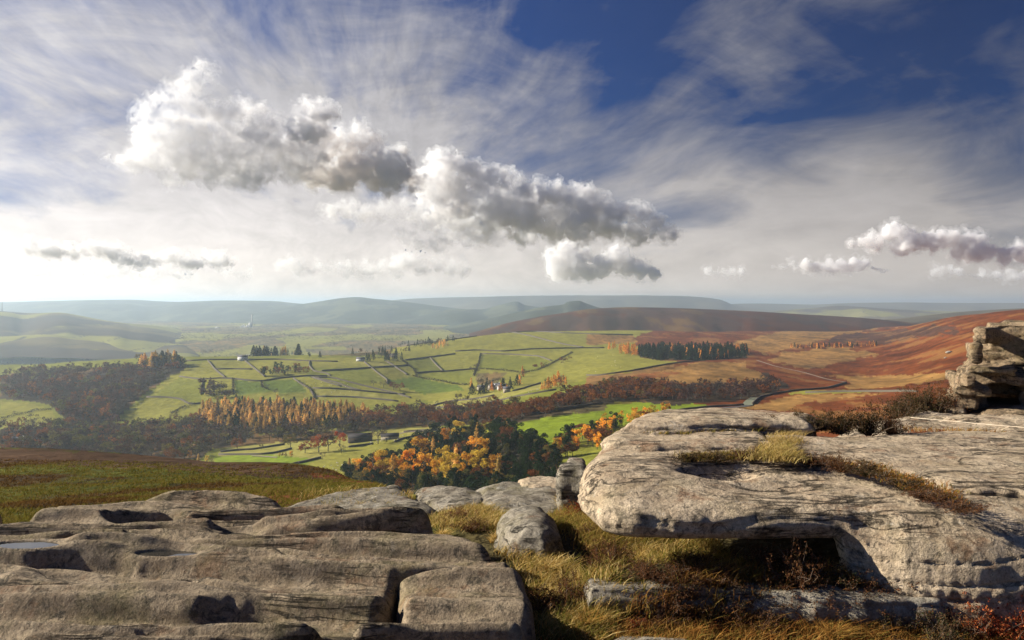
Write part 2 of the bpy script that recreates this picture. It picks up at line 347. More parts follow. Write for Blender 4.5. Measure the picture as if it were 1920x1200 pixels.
# base colours (linear albedo)
G1=(.168,.172,.023); G2=(.22,.205,.034); G3=(.26,.235,.055); G4=(.105,.14,.02); GB=(.17,.22,.015)
MOOR=(.135,.038,.010); MOORD=(.075,.036,.022); STRAW=(.24,.130,.038); RUST=(.18,.062,.018); OCH=(.22,.12,.04); WOOD=(.045,.032,.02); SCRUB=(.13,.10,.04)
def Z3(ox, oy, s, pts): return [(ox+a/s, oy+b/s) for a, b in pts]
def ZA(*p): return Z3(0, 540, 3, p)
def ZB(*p): return Z3(560, 540, 3, p)
def ZC(*p): return Z3(1100, 540, 2.3415, p)
ZONES = [  # colour, dmin, dmax, outline of the patch of ground as the photograph shows it, softness in px
 (SCRUB, 1500, 3500, [(560,650),(700,640),(860,628),(1000,600),(1000,640),(860,650),(740,665),(600,668)], 5),
 (G2, 1500, 3500, [(860,625),(1000,604),(1200,612),(1200,655),(1000,660),(800,662)], 4),
 (G2, 1000, 2600, [(330,690),(400,675),(730,670),(740,640),(900,640),(1150,650),(1200,690),(1100,712),(1000,735),(700,760),(600,760),(240,790)], 3),
 (G3, 1500, 2600, ZB((40,425),(370,415),(600,440),(400,452),(130,465)), 2),
 (G1, 1200, 2600, ZB((0,445),(400,455),(480,520),(300,560),(70,505)), 2),
 (G2, 1200, 2600, ZB((440,465),(640,440),(660,490),(500,515)), 2),
 (G1, 1200, 2600, ZB((590,410),(740,397),(805,470),(670,478)), 2),
 (G2, 1200, 2600, ZB((745,395),(1020,368),(1005,455),(815,468)), 2),
 (G1, 1200, 2600, ZB((1035,375),(1350,388),(1420,410),(1340,470),(1015,450)), 2),
 (G4, 1100, 2600, ZB((500,520),(640,500),(900,550),(930,575),(700,600)), 2),
 (G1, 1100, 2600, ZB((665,495),(820,475),(990,460),(950,540),(800,520)), 2),
 (SCRUB, 1100, 2600, ZB((1000,480),(1180,470),(1150,500),(1090,545),(1000,540)), 4),
 (G4, 1200, 2600, ZA((1320,515),(1460,530),(1480,560),(1600,605),(1730,625),(1330,605)), 2),
 (G4, 1200, 2600, ZA((1480,530),(1640,508),(1700,545),(1745,620),(1600,600),(1500,570)), 2),
 (G3, 1100, 2600, ZB((90,568),(340,582),(560,625),(90,612)), 2),
 (G3, 1000, 2600, ZB((820,625),(1000,600),(1210,580),(1340,540),(1600,550),(1480,600),(1350,632),(1080,668),(700,690),(640,680)), 3),
 (G2, 1000, 2600, ZB((940,670),(1100,640),(1300,600),(1440,590),(1360,628),(1250,653),(1080,668)), 2),
 (G1, 1000, 2200, ZA((1010,505),(1160,518),(1140,600),(1130,650),(1050,650),(1020,628),(840,615)), 2),
 (G2, 900, 2200, ZA((820,622),(1010,628),(1050,655),(960,715),(800,745),(690,720)), 2),
 (G2, 900, 2200, ZA((1090,658),(1130,655),(1110,740),(970,720)), 2),
 (G2, 900, 1600, [(0,752),(60,757),(100,770),(103,800),(60,800),(0,804)], 2),
 (G3, 600, 1300, [(410,838),(440,832),(560,828),(600,826),(640,822),(750,800),(860,802),(860,815),(760,850),(640,905),(560,885),(410,885)], 2),
 (GB, 500, 1300, [(405,855),(500,852),(560,858),(600,862),(560,880),(500,888),(400,880)], 2),
 (G2, 500, 1300, [(540,885),(600,860),(640,840),(700,826),(760,815),(830,812),(700,870),(630,910)], 2),
 (GB, 400, 1100, [(930,785),(985,782),(1100,762),(1200,755),(1300,757),(1345,762),(1290,775),(1200,790),(1110,815),(1030,835),(1000,850),(960,835)], 3),
 # moor on the right
 (MOOR, 250, 6000, [(1420,560),(2900,480),(2900,900),(1200,900),(1200,790),(1340,768),(1400,740),(1440,718),(1400,670),(1190,650),(1190,630)], 6),
 (STRAW, 600, 2500, ZC((250,395),(360,352),(480,325),(700,322),(690,350),(760,370),(810,410),(600,420),(400,420)), 5),
 (STRAW, 500, 2600, ZC((0,205),(200,208),(225,240),(0,250)), 3),
 (G2, 600, 2500, ZC((0,265),(100,270),(200,290),(330,320),(430,325),(200,362),(0,385)), 4),
 (OCH, 600, 2500, ZC((0,385),(200,370),(400,330),(250,395),(100,430),(0,440)), 5),
 (RUST, 500, 2500, ZC((180,385),(350,365),(430,372),(350,390),(220,410)), 5),
 (WOOD, 500, 2000, ZC((0,440),(150,410),(250,410),(400,425),(820,410),(760,370),(800,370),(900,440),(760,455),(560,500),(400,515),(200,500),(0,490)), 5),
 (STRAW, 400, 3500, ZC((800,320),(850,290),(1000,270),(1100,262),(1300,290),(1150,310),(1100,330),(950,345)), 9),
 (STRAW, 400, 3500, ZC((1050,380),(1200,390),(1640,370),(1600,400),(1300,440),(1140,445),(1150,410)), 6),
 (OCH, 400, 3500, ZC((850,300),(1150,300),(1230,305),(1000,355),(900,350)), 8),
 (STRAW, 300, 2000, ZC((600,530),(760,510),(900,470),(1300,462),(1200,480),(1000,500),(850,540)), 9),
 (G2, 300, 3500, ZC((880,460),(960,448),(1270,448),(1220,460),(900,466)), 3),
 (STRAW, 1000, 5000, ZC((620,250),(800,200),(1200,140),(1400,155),(1100,210),(800,290)), 12),
 (MOORD, 800, 5000, ZC((1150,200),(1600,160),(1640,190),(1300,240),(1000,240)), 14),
 (SCRUB, 400, 1500, [(940,800),(1040,765),(1100,742),(1180,715),(1130,770),(1000,785)], 4),
 # near hill on the left
]
def paint(px, py, D, X, Y):
    n = px.size
    c = np.empty((n, 3))
    near = D < 140
    v = fbm(X/60, Y/60, o=3, seed=21)
    c[:] = G1
    right = sstep(1100, 1300, px)[:, None]
    c[:] = c*(1-right)+np.array(MOOR)*right
    # far valley: patchwork beyond 2600 m
    fv = (D > 2450) & (px < 1500)
    cell = vnoise(np.floor(X/190+fbm(X/600, Y/900, seed=4)*1.2)+.5, np.floor(Y/420+fbm(X/700, Y/700, seed=9))+.5, seed=31)
    pal = np.where(cell[:, None] > .1, np.array(G2), np.where(cell[:, None] > -.45, np.array(SCRUB), np.array(WOOD)*1.3))
    c[fv] = pal[fv]
    wn = fbm(px/14, py/5, o=3, seed=44); wn2 = fbm(px/14+40, py/5, o=3, seed=45)
    for col, d0, d1, poly, soft in ZONES:
        m = inpoly(px+wn*soft*1.6, py+wn2*soft*.6, poly) & (D > d0) & (D < d1)
        c[m] = col
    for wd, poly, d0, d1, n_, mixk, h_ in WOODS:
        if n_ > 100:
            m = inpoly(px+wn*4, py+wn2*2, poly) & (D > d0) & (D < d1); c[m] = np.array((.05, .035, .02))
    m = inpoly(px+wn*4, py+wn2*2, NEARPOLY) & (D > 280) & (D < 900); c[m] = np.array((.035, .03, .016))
    # mottling of the ground itself
    mm = fbm(X/35, Y/110, o=4, seed=51)[:, None]; m2 = fbm(X/9, Y/30, o=3, seed=52)[:, None]
    moorish = (c[:, :1] > c[:, 1:2]*1.15)
    c = np.where(moorish, c*(1+.65*mm+.6*m2), c*(1+.22*mm+.18*m2))
    pale = moorish & (mm > .28)
    c = np.where(pale & (c[:, :1] < .3), c*.5+np.array(STRAW)*.5, c)
    # the near moor: olive grass with brown heather patches
    ng = fbm(X/9, Y/16, o=4, seed=61); ng2 = fbm(X/2.2, Y/4, o=4, seed=62)
    q = sstep(-.15, .25, ng+.5*ng2)[:, None]
    nc = np.array((.078,.084,.012))*q+np.array((.060,.036,.013))*(1-q)
    b = inpoly(px+wn*30, py+wn2*6, [(-700,835),(0,840),(350,856),(700,900),(760,915),(560,900),(300,880),(0,868),(-700,860)])
    nc[b] = np.array((.075,.042,.022))
    b = inpoly(px+wn*12, py+wn2*4, [(560,885),(640,890),(760,905),(740,925),(650,905)]) | inpoly(px+wn*20, py+wn2*4, [(360,940),(380,915),(520,915),(600,925),(640,940),(500,950)])
    nc[b] = np.array((.17,.05,.022))
    ns = (sstep(760, 900, px)*(D < 12))[:, None]; nc = nc*(1-ns)+np.array((.075, .06, .025))*ns
    nr = (sstep(1250, 1700, px)*(D > 10))[:, None]
    nc = nc*(1-nr)+np.array((.13,.06,.022))*nr*(1+.5*ng[:, None])
    nc = nc*(1+.3*ng2[:, None])
    c = np.where(near[:, None], nc, c)
    return np.clip(c, .004, .8)

def make_ground():
    us = np.concatenate([np.linspace(-70, -36, 40)[:-1], np.linspace(-36, 36, 1500), np.linspace(36, 70, 40)[1:]])
    az = np.radians(us)
    R = np.exp(LR)
    px = CX+F*np.tan(np.clip(az, -radians(49), radians(49)))
    caz = np.cos(np.clip(az, -radians(49), radians(49)))
    ly, z = col_tables(px)
    Yd = R[:, None]*caz[None, :]
    Z = pchip(ly, z, np.log(Yd))
    X = R[:, None]*np.sin(az)[None, :]; Y = R[:, None]*np.cos(az)[None, :]
    Z = Z + far_bumps(X*1.0, Y*1.0)
    # fine relief
    PX = (CX+F*np.tan(az))[None, :]+0*Z; PY = HY-Z/np.maximum(Y, .1)*F
    D = Y
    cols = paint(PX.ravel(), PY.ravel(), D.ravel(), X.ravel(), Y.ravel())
    # close the ring behind the camera
    back = np.radians(np.linspace(70, 290, 60)[1:-1])
    t = ((back-radians(70))/radians(220))[None, :]
    Zb = Z[:, -1:]*(1-t)+Z[:, :1]*t
    Xb = R[:, None]*np.sin(back)[None, :]; Yb = R[:, None]*np.cos(back)[None, :]
    nb = len(back)
    V = np.stack([np.hstack([X, Xb]), np.hstack([Y, Yb]), np.hstack([Z, Zb])], -1)
    cc = cols.reshape(NR, -1, 3); cb = cc[:, -1:]*(1-t[..., None])+cc[:, :1]*t[..., None]
    cc = np.concatenate([cc, cb], 1)
    m = V.shape[1]
    V = np.concatenate([V, V[:, :1]], 1); cc = np.concatenate([cc, cc[:, :1]], 1); m += 1
    q = grid_faces(NR, m)[:, ::-1]
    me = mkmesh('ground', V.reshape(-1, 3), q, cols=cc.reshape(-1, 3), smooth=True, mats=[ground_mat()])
    # small disc under the tripod
    o = link('ground', me); tag(o, kind='structure'); return o

def ground_mat():
    t = NT('moor_and_pasture'); g = t.n('NewGeometry'); a = t.n('VertexColor', layer_name='col')
    pos = g.outputs['Position']
    n1 = t.noise(pos, 9, 6, .7); n2 = t.noise(pos, 1.1, 5, .65); n3 = t.noise(pos, .09, 5, .6); n4 = t.noise(pos, .02, 4, .6)
    cam = t.n('VectorMath', operation='LENGTH'); t.l(pos, cam.inputs[0])
    d = cam.outputs['Value']
    wn = t.math('SUBTRACT', 1, t.math('DIVIDE', d, 60, clamp=True), clamp=True)
    wm = t.math('SUBTRACT', 1, t.math('DIVIDE', d, 500, clamp=True), clamp=True)
    v = t.math('MULTIPLY', t.math('SUBTRACT', n1, .5), t.math('MULTIPLY', wn, 1.2))
    v = t.math('ADD', v, t.math('MULTIPLY', t.math('SUBTRACT', n2, .5), t.math('MULTIPLY', wm, 1.5)))
    v = t.math('ADD', v, t.math('MULTIPLY', t.math('SUBTRACT', n3, .5), 1.0))
    v = t.math('ADD', v, t.math('MULTIPLY', t.math('SUBTRACT', n4, .5), .3))
    v = t.math('ADD', v, 1.0)
    sc = t.n('VectorMath', operation='SCALE'); t.l(a.outputs[0], sc.inputs[0]); t.l(v, sc.inputs['Scale'])
    h = t.math('ADD', t.math('MULTIPLY', n1, .1), n2)
    b1 = t.bump(h, .9, .5); b2 = t.bump(n3, .8, 3.0, b1)
    t.bsdf(sc.outputs[0], 1.0, b2, 0.05); return t.m

def hill_mat():
    t = NT('distant_hill_fields'); g = t.n('NewGeometry'); a = t.n('VertexColor', layer_name='col')
    pos = g.outputs['Position']
    n3 = t.noise(pos, .004, 6, .6)
    v = t.math('ADD', .55, t.math('MULTIPLY', n3, .9))
    sc = t.n('VectorMath', operation='SCALE'); t.l(a.outputs[0], sc.inputs[0]); t.l(v, sc.inputs['Scale'])
    t.bsdf(sc.outputs[0], 1.0, t.bump(n3, .5, 12), 0.05); return t.m

def make_hill(label, sky, d, wf, wb, base, cols, seed, rough=1.0, cat='hill'):
    """a hill ridge: skyline [(px, py)] standing at depth d, front slope wf deep, back slope wb, foot at height base"""
    sky = np.array(sky, float)
    px = np.linspace(sky[0, 0], sky[-1, 0], int((sky[-1, 0]-sky[0, 0])/3)+2)
    xk = np.tile(sky[:, 0][:, None], (1, 1)); py = pchip(sky[:, :1], sky[:, 1:], px[:, None])[:, 0]
    t = np.concatenate([np.linspace(0, 1, 60), 1+np.linspace(0, 1, 12)[1:]])
    T, PXX = np.meshgrid(t, px, indexing='ij')
    PYY = np.tile(py, (len(t), 1))
    wob = fbm(px/120.0, px*0+seed, o=3, seed=seed)*.25*wf
    D = d+wob[None, :]+np.where(T < 1, -(1-T)*wf, (T-1)*wb)
    ztop = -(PYY-HY)/F*(d+wob[None, :])
    s = np.where(T < 1, np.sin(T*pi/2)**1.15, np.cos((T-1)*pi/2))
    X = (PXX-CX)/F*D
    Z = base+(ztop-base)*s
    Z = Z + fbm(X/(wf*.35), D/(wf*.35), o=5, seed=seed+3)*(ztop-base)*.20*rough*np.sin(np.clip(T, 0, 1)*pi)
    Z = np.where(T >= 1, Z, np.minimum(Z, ztop+0*Z))
    n = cols(X, D, Z, T, seed)
    me = mkmesh('hill', np.stack([X, D, Z], -1).reshape(-1, 3), grid_faces(*X.shape)[:, ::-1], cols=n.reshape(-1, 3), smooth=True, mats=[HILLM])
    o = link('hill', me); tag(o, label, cat, kind='structure'); return o
def col_fields(X, D, Z, T, seed):
    s = 260
    u = np.floor(X/s+fbm(X/900, D/900, seed=seed)*1.3); v = np.floor(D/(s*1.4)+fbm(X/800+9, D/800, seed=seed+1)*1.2)
    r = vnoise(u+.5, v+.5, seed=seed+2)[..., None]
    e = np.minimum(abs(X/s+fbm(X/900, D/900, seed=seed)*1.3-u-.5), 9)
    c = np.where(r > .35, np.array(G3), np.where(r > -.2, np.array(G2), np.where(r > -.6, np.array(SCRUB), np.array(WOOD)*1.5)))
    w = (sstep(.46, .5, e))[..., None]
    c = c*(1-w)+np.array(WOOD)*w
    wd = sstep(.12, .35, fbm(X/500, D/500, o=4, seed=seed+7))[..., None]
    return c*(1-wd)+np.array(WOOD)*1.2*wd
def col_moor(X, D, Z, T, seed):
    r = fbm(X/300, D/700, o=5, seed=seed)[..., None]; r2 = fbm(X/110, D/380, o=4, seed=seed+5)[..., None]
    c = np.array(MOORD)*1.1+0*r
    c = np.where(r > .08, np.array(MOOR)*.62, c); c = np.where(r2 > .27, np.array(STRAW)*.5, c)
    c = np.where((r2 < -.3), np.array(MOORD)*.8, c)
    return c*.72*(1+.3*r2)
def col_dark(X, D, Z, T, seed):
    r = fbm(X/300, D/700, o=4, seed=seed)[..., None]
    return np.array((.09, .075, .04))*(1+.5*r)
def col_green(X, D, Z, T, seed):
    r = fbm(X/500, D/700, o=4, seed=seed)[..., None]; r2 = fbm(X/160, D/420, o=4, seed=seed+2)[..., None]
    c = np.array((.055, .063, .045))*(1+.5*r)
    return np.where(r2+r*.6 > .14, np.array((.04, .045, .025)), np.where(r2 < -.2, np.array((.095, .10, .055)), c))
def make_hills():
    B = -200
    make_hill('long pale ridge across the left horizon', [(-500,572),(0,566.5),(150,563),(240,562),(330,566),(420,563.5),(500,564),(560,569),(640,575),(720,590),(800,606)], 11500, 3800, 3000, B, col_green, 11, 1.2)
    make_hill('broad hazy rounded summit near the middle of the horizon', [(470,584),(560,571),(600,565),(640,559),(668,557),(700,560),(760,566),(830,575),(900,583),(960,592),(1020,602)], 9500, 2600, 2000, B, col_green, 12)
    make_hill('small pointed hazy peak left of the flat-topped hill', [(720,600),(790,588),(860,580),(900,580),(940,571),(968,565),(985,572),(1020,577),(1060,584),(1120,598)], 8200, 1600, 1500, B, col_green, 13)
    make_hill('flat-topped knobbly hill rising behind the brown moor', [(780,622),(860,610),(920,597),(980,583),(1030,574),(1055,571),(1066,565.5),(1085,564),(1100,569),(1125,577),(1180,584),(1260,596),(1330,612)], 6000, 1500, 1200, B, col_green, 14, .6)
    make_hill('long level plateau on the horizon behind the flat-topped hill', [(560,575),(700,567),(780,559.5),(900,556.5),(1000,554.5),(1150,554),(1270,555),(1320,558),(1350,562),(1375,571),(1420,578),(1520,588)], 13500, 3000, 3000, B, col_dark, 15)
    make_hill('thin hazy moorland line on the far right horizon', [(1250,582),(1340,571),(1420,569),(1520,571),(1600,568),(1700,567),(1800,568),(1950,568),(2400,566)], 15000, 3000, 3000, B, col_dark, 16)
    make_hill('pale lumpy hills in front of the far right horizon', [(1380,598),(1440,585),(1530,577),(1570,573),(1610,575),(1680,580),(1760,583),(1900,588),(2100,592)], 10500, 2200, 2000, B, col_fields, 17)
    make_hill('dark wooded shoulder on the left with smooth bare top', [(-500,560),(-100,575),(0,583),(25,585),(60,587),(110,586),(140,590),(180,598),(230,606),(290,612),(340,620),(380,632),(420,650),(460,668)], 5200, 1900, 1200, B, col_fields, 18)
    make_hill('low green spur below the wooded shoulder', [(-500,610),(-100,628),(0,632),(80,628),(180,640),(260,652),(330,650),(400,668),(430,680)], 3600, 700, 600, B, col_fields, 19)
    make_hill('dark brown heather moor filling the skyline right of centre', [(880,628),(930,612),(960,604),(1000,596),(1060,586),(1110,579),(1180,576),(1250,577),(1330,580),(1400,583),(1500,589),(1600,595),(1680,602),(1760,612),(1850,625),(2000,640)], 3900, 1500, 900, -175, col_moor, 20, .6)
    make_hill('distant dark moor behind the red slope', [(1600,604),(1680,598),(1740,591),(1800,585),(1860,581),(1920,578),(2100,572),(2400,566)], 5200, 1300, 900, -150, col_dark, 22, .5)
    make_hill('low wooded knoll in the hazy valley', [(510,622),(560,614),(600,611),(640,613),(690,622),(740,632)], 5600, 500, 500, B, col_fields, 23)
# ---------- camera, sun, sky, haze ----------
def make_camera():
    cd = bpy.data.cameras.new('camera'); cd.sensor_fit = 'HORIZONTAL'; cd.sensor_width = 36
    cd.lens = F/1920*36; cd.clip_start = .05; cd.clip_end = 200000
    cd.shift_y = -(HY-600)/1920*-1
    o = bpy.data.objects.new('camera', cd); COL.objects.link(o); o.rotation_euler = (pi/2, 0, 0)
    cd.shift_y = -(600-HY)/1920
    C.camera = o
def make_sun():
    L = bpy.data.lights.new('sun', 'SUN'); L.energy = 5.0; L.angle = radians(.55); L.color = (1, .92, .79)
    o = bpy.data.objects.new('sun', L); COL.objects.link(o)
    o.rotation_euler = (radians(90-SUN_EL), 0, radians(-SUN_AZ)+pi)
def make_haze():
    t = NT('haze_air'); v = t.n('VolumePrincipled'); t.l(v.outputs[0], t.out.inputs['Volume'])
    v.inputs['Color'].default_value = (.68, .85, 1.0, 1); v.inputs['Density'].default_value = HAZE_D
    v.inputs['Anisotropy'].default_value = .42
    m = MB(); m.box((0, 21000, -175), (110000, 50000, 650))
    o = m.build('haze', t.m); tag(o, kind='stuff')
HAZE_D = 7.6e-5
EXPO = 1.02; VB = 8
def make_world():
    w = bpy.data.worlds.new('World'); C.world = w; w.use_nodes = True
    nt = w.node_tree
    t = NT.__new__(NT); t.t = nt; bg = nt.nodes['Background']
    s = t.n('TexSky', sky_type='NISHITA', sun_disc=False)
    s.sun_elevation = radians(SUN_EL); s.sun_rotation = radians(SUN_AZ); s.air_density = 1.0; s.dust_density = .3; s.ozone_density = 3
    g = t.n('TexCoord'); sp = t.n('SeparateXYZ'); t.l(g.outputs['Generated'], sp.inputs[0])
    dx, dy, dz = sp.outputs
    # deeper blue away from the sun
    gm = t.n('Gamma'); t.l(s.outputs[0], gm.inputs[0]); gm.inputs[1].default_value = 1.0
    up = t.math('MAXIMUM', dz, 0.0)
    pol = t.math('MULTIPLY', t.math('ADD', dx, .55, clamp=True), 1.0)       # the polarised, darker part of the sky lies well away from the sun
    dark = t.math('SUBTRACT', 1.0, t.math('MULTIPLY', t.math('MINIMUM', pol, 1.0), SKY_POL), clamp=True)
    sky = t.mix(1.0, gm.outputs[0], SKY_TINT, 'MULTIPLY')
    sc = t.n('VectorMath', operation='SCALE'); t.l(sky, sc.inputs[0]); t.l(dark, sc.inputs['Scale']); sky = sc.outputs[0]
    # high cirrus: a flat sheet far overhead, combed into streaks that run away from the viewer
    hor = t.math('SQRT', t.math('ADD', t.math('MULTIPLY', dx, dx), t.math('MULTIPLY', dy, dy)))
    A = t.math('SUBTRACT', t.math('ARCTAN2', dx, dy), math.atan((690-CX)/F))
    E_ = t.math('SUBTRACT', t.math('DIVIDE', dz, t.math('MAXIMUM', hor, .05)), (HY-450)/F)
    def vec(a, b, c=0.0):
        k = t.n('CombineXYZ')
        for i, q in enumerate((a, b, c)):
            if isinstance(q, bpy.types.NodeSocket): t.l(q, k.inputs[i])
            else: k.inputs[i].default_value = q
        return k.outputs[0]
    uv = vec(A, E_)
    wA = t.math('MULTIPLY', t.math('SUBTRACT', t.noise(uv, 1.6, 2, .45), .5), .16)
    wE = t.math('MULTIPLY', t.math('SUBTRACT', t.noise(vec(E_, A, 5.0), 1.8, 2, .45), .5), .14)
    A2 = t.math('ADD', A, wA); E2 = t.math('MULTIPLY', t.math('ADD', E_, wE), 1.0)
    R = t.math('SQRT', t.math('ADD', t.math('ADD', t.math('MULTIPLY', A2, A2), t.math('MULTIPLY', E2, E2)), .05))
    ca = t.math('DIVIDE', A2, R); sa = t.math('DIVIDE', E2, R)
    def fan(k, m, off, detail, rough, dist):
        return t.noise(vec(t.math('MULTIPLY', ca, k), t.math('MULTIPLY', sa, k), t.math('ADD', t.math('MULTIPLY', R, m), off)), 1.0, detail, rough, dist)
    n1 = fan(2.2, 2.2, 1.3, 4, .5, .3); n2 = fan(8, 3.0, 4, 7, .6, .5); n3 = fan(22, 8, 9, 5, .6, .6)
    cov = t.math('ADD', t.math('MULTIPLY', n1, .80), t.math('ADD', t.math('MULTIPLY', n2, .25), t.math('SUBTRACT', t.math('MULTIPLY', n3, .12), .125)))
    # where the sheet is thick and where it opens
    def lobe(px, py, k):
        d = np.array(((px-CX)/F, 1, -(py-HY)/F)); d /= np.linalg.norm(d)
        dt = t.n('VectorMath', operation='DOT_PRODUCT'); t.l(g.outputs['Generated'], dt.inputs[0]); dt.inputs[1].default_value = d
        return t.math('EXPONENT', t.math('MULTIPLY', t.math('SUBTRACT', dt.outputs['Value'], 1.0), k))
    bias = None
    for px, py, k, a in CIR_LOBES:
        q = t.math('MULTIPLY', lobe(px, py, k), a*.75); bias = q if bias is None else t.math('ADD', bias, q)
    low = t.math('EXPONENT', t.math('MULTIPLY', up, -7.0)); low2 = t.math('EXPONENT', t.math('MULTIPLY', t.math('MULTIPLY', up, up), -60.0))
    cov = t.math('ADD', cov, t.math('ADD', bias, t.math('MULTIPLY', low2, .26)))
    iso = t.noise(vec(t.math('MULTIPLY', A, 3.0), t.math('MULTIPLY', E_, 7.0), 2.0), 1.3, 8, .62, 1.1)
    cov = t.math('ADD', cov, t.math('MULTIPLY', t.math('SUBTRACT', iso, .5), .55))
    # the veil thins out overhead and behind
    cov = t.math('SUBTRACT', cov, t.math('MULTIPLY', t.math('MULTIPLY', t.math('SUBTRACT', dz, .42, clamp=True), 3.0, clamp=True), .45))
    cov = t.math('ADD', cov, t.math('MULTIPLY', t.math('MINIMUM', t.math('SUBTRACT', dy, .35), 0.0), .6))
    cm = t.math('DIVIDE', t.math('SUBTRACT', cov, .33), .34, clamp=True)
    cm = t.math('ADD', .07, t.math('MULTIPLY', cm, .90))
    # light in the sheet: brighter towards the sun
    sd = (math.sin(radians(SUN_AZ))*math.cos(radians(SUN_EL)), math.cos(radians(SUN_AZ))*math.cos(radians(SUN_EL)), math.sin(radians(SUN_EL)))
    dt = t.n('VectorMath', operation='DOT_PRODUCT'); t.l(g.outputs['Generated'], dt.inputs[0]); dt.inputs[1].default_value = sd
    ph = t.math('ADD', CIR_B0, t.math('MULTIPLY', t.math('POWER', t.math('MULTIPLY', t.math('ADD', dt.outputs['Value'], 1.0), .5), 2.0), CIR_B1))
    ph = t.math('MULTIPLY', ph, t.math('ADD', 1.0, t.math('MULTIPLY', low2, .82)))
    ph = t.math('MULTIPLY', ph, t.math('ADD', .72, t.math('MULTIPLY', cm, .5)))
    fine = t.math('ADD', t.math('MULTIPLY', fan(14, 5, 17, 7, .62, .7), .6), t.math('MULTIPLY', t.noise(vec(t.math('MULTIPLY', A, 4.0), t.math('MULTIPLY', E_, 9.0), 6.0), 2.0, 8, .65, .8), .6))
    ph = t.math('MULTIPLY', ph, t.math('ADD', .52, t.math('MULTIPLY', fine, t.math('SUBTRACT', .84, t.math('MULTIPLY', low2, .0)))))
    warm = t.mix(low, (.84, .83, .88), (1.02, .90, .77))
    sc = t.n('VectorMath', operation='SCALE'); t.l(warm, sc.inputs[0]); t.l(ph, sc.inputs['Scale'])
    col = t.mix(cm, sky, sc.outputs[0])
    t.l(col, bg.inputs[0]); bg.inputs[1].default_value = .07
SKY_POL = .62; SKY_TINT = (.016, .215, .58)
CIR_B0 = 1.35; CIR_B1 = 4.1
CIR_LOBES = [(1900, 100, 60, -.06), (1150, 10, 120, -.20), (960, 60, 200, -.10), (430, 20, 160, -.14), (150, 250, 60, .12), (780, 200, 60, .12),
             (1100, 250, 300, .16), (1400, 120, 300, .14), (1680, 40, 300, .08), (1450, 270, 250, -.20), (1700, 200, 120, -.14), (1600, 330, 200, .06), (1850, 280, 200, -.06), (1400, 370, 300, .16), (1650, 360, 300, .10), (0, 375, 900, -.12), (1880, 430, 400, -.14), (100, 80, 60, .08), (600, 420, 60, .12), (260, 130, 120, .14), (620, 120, 120, .12)]
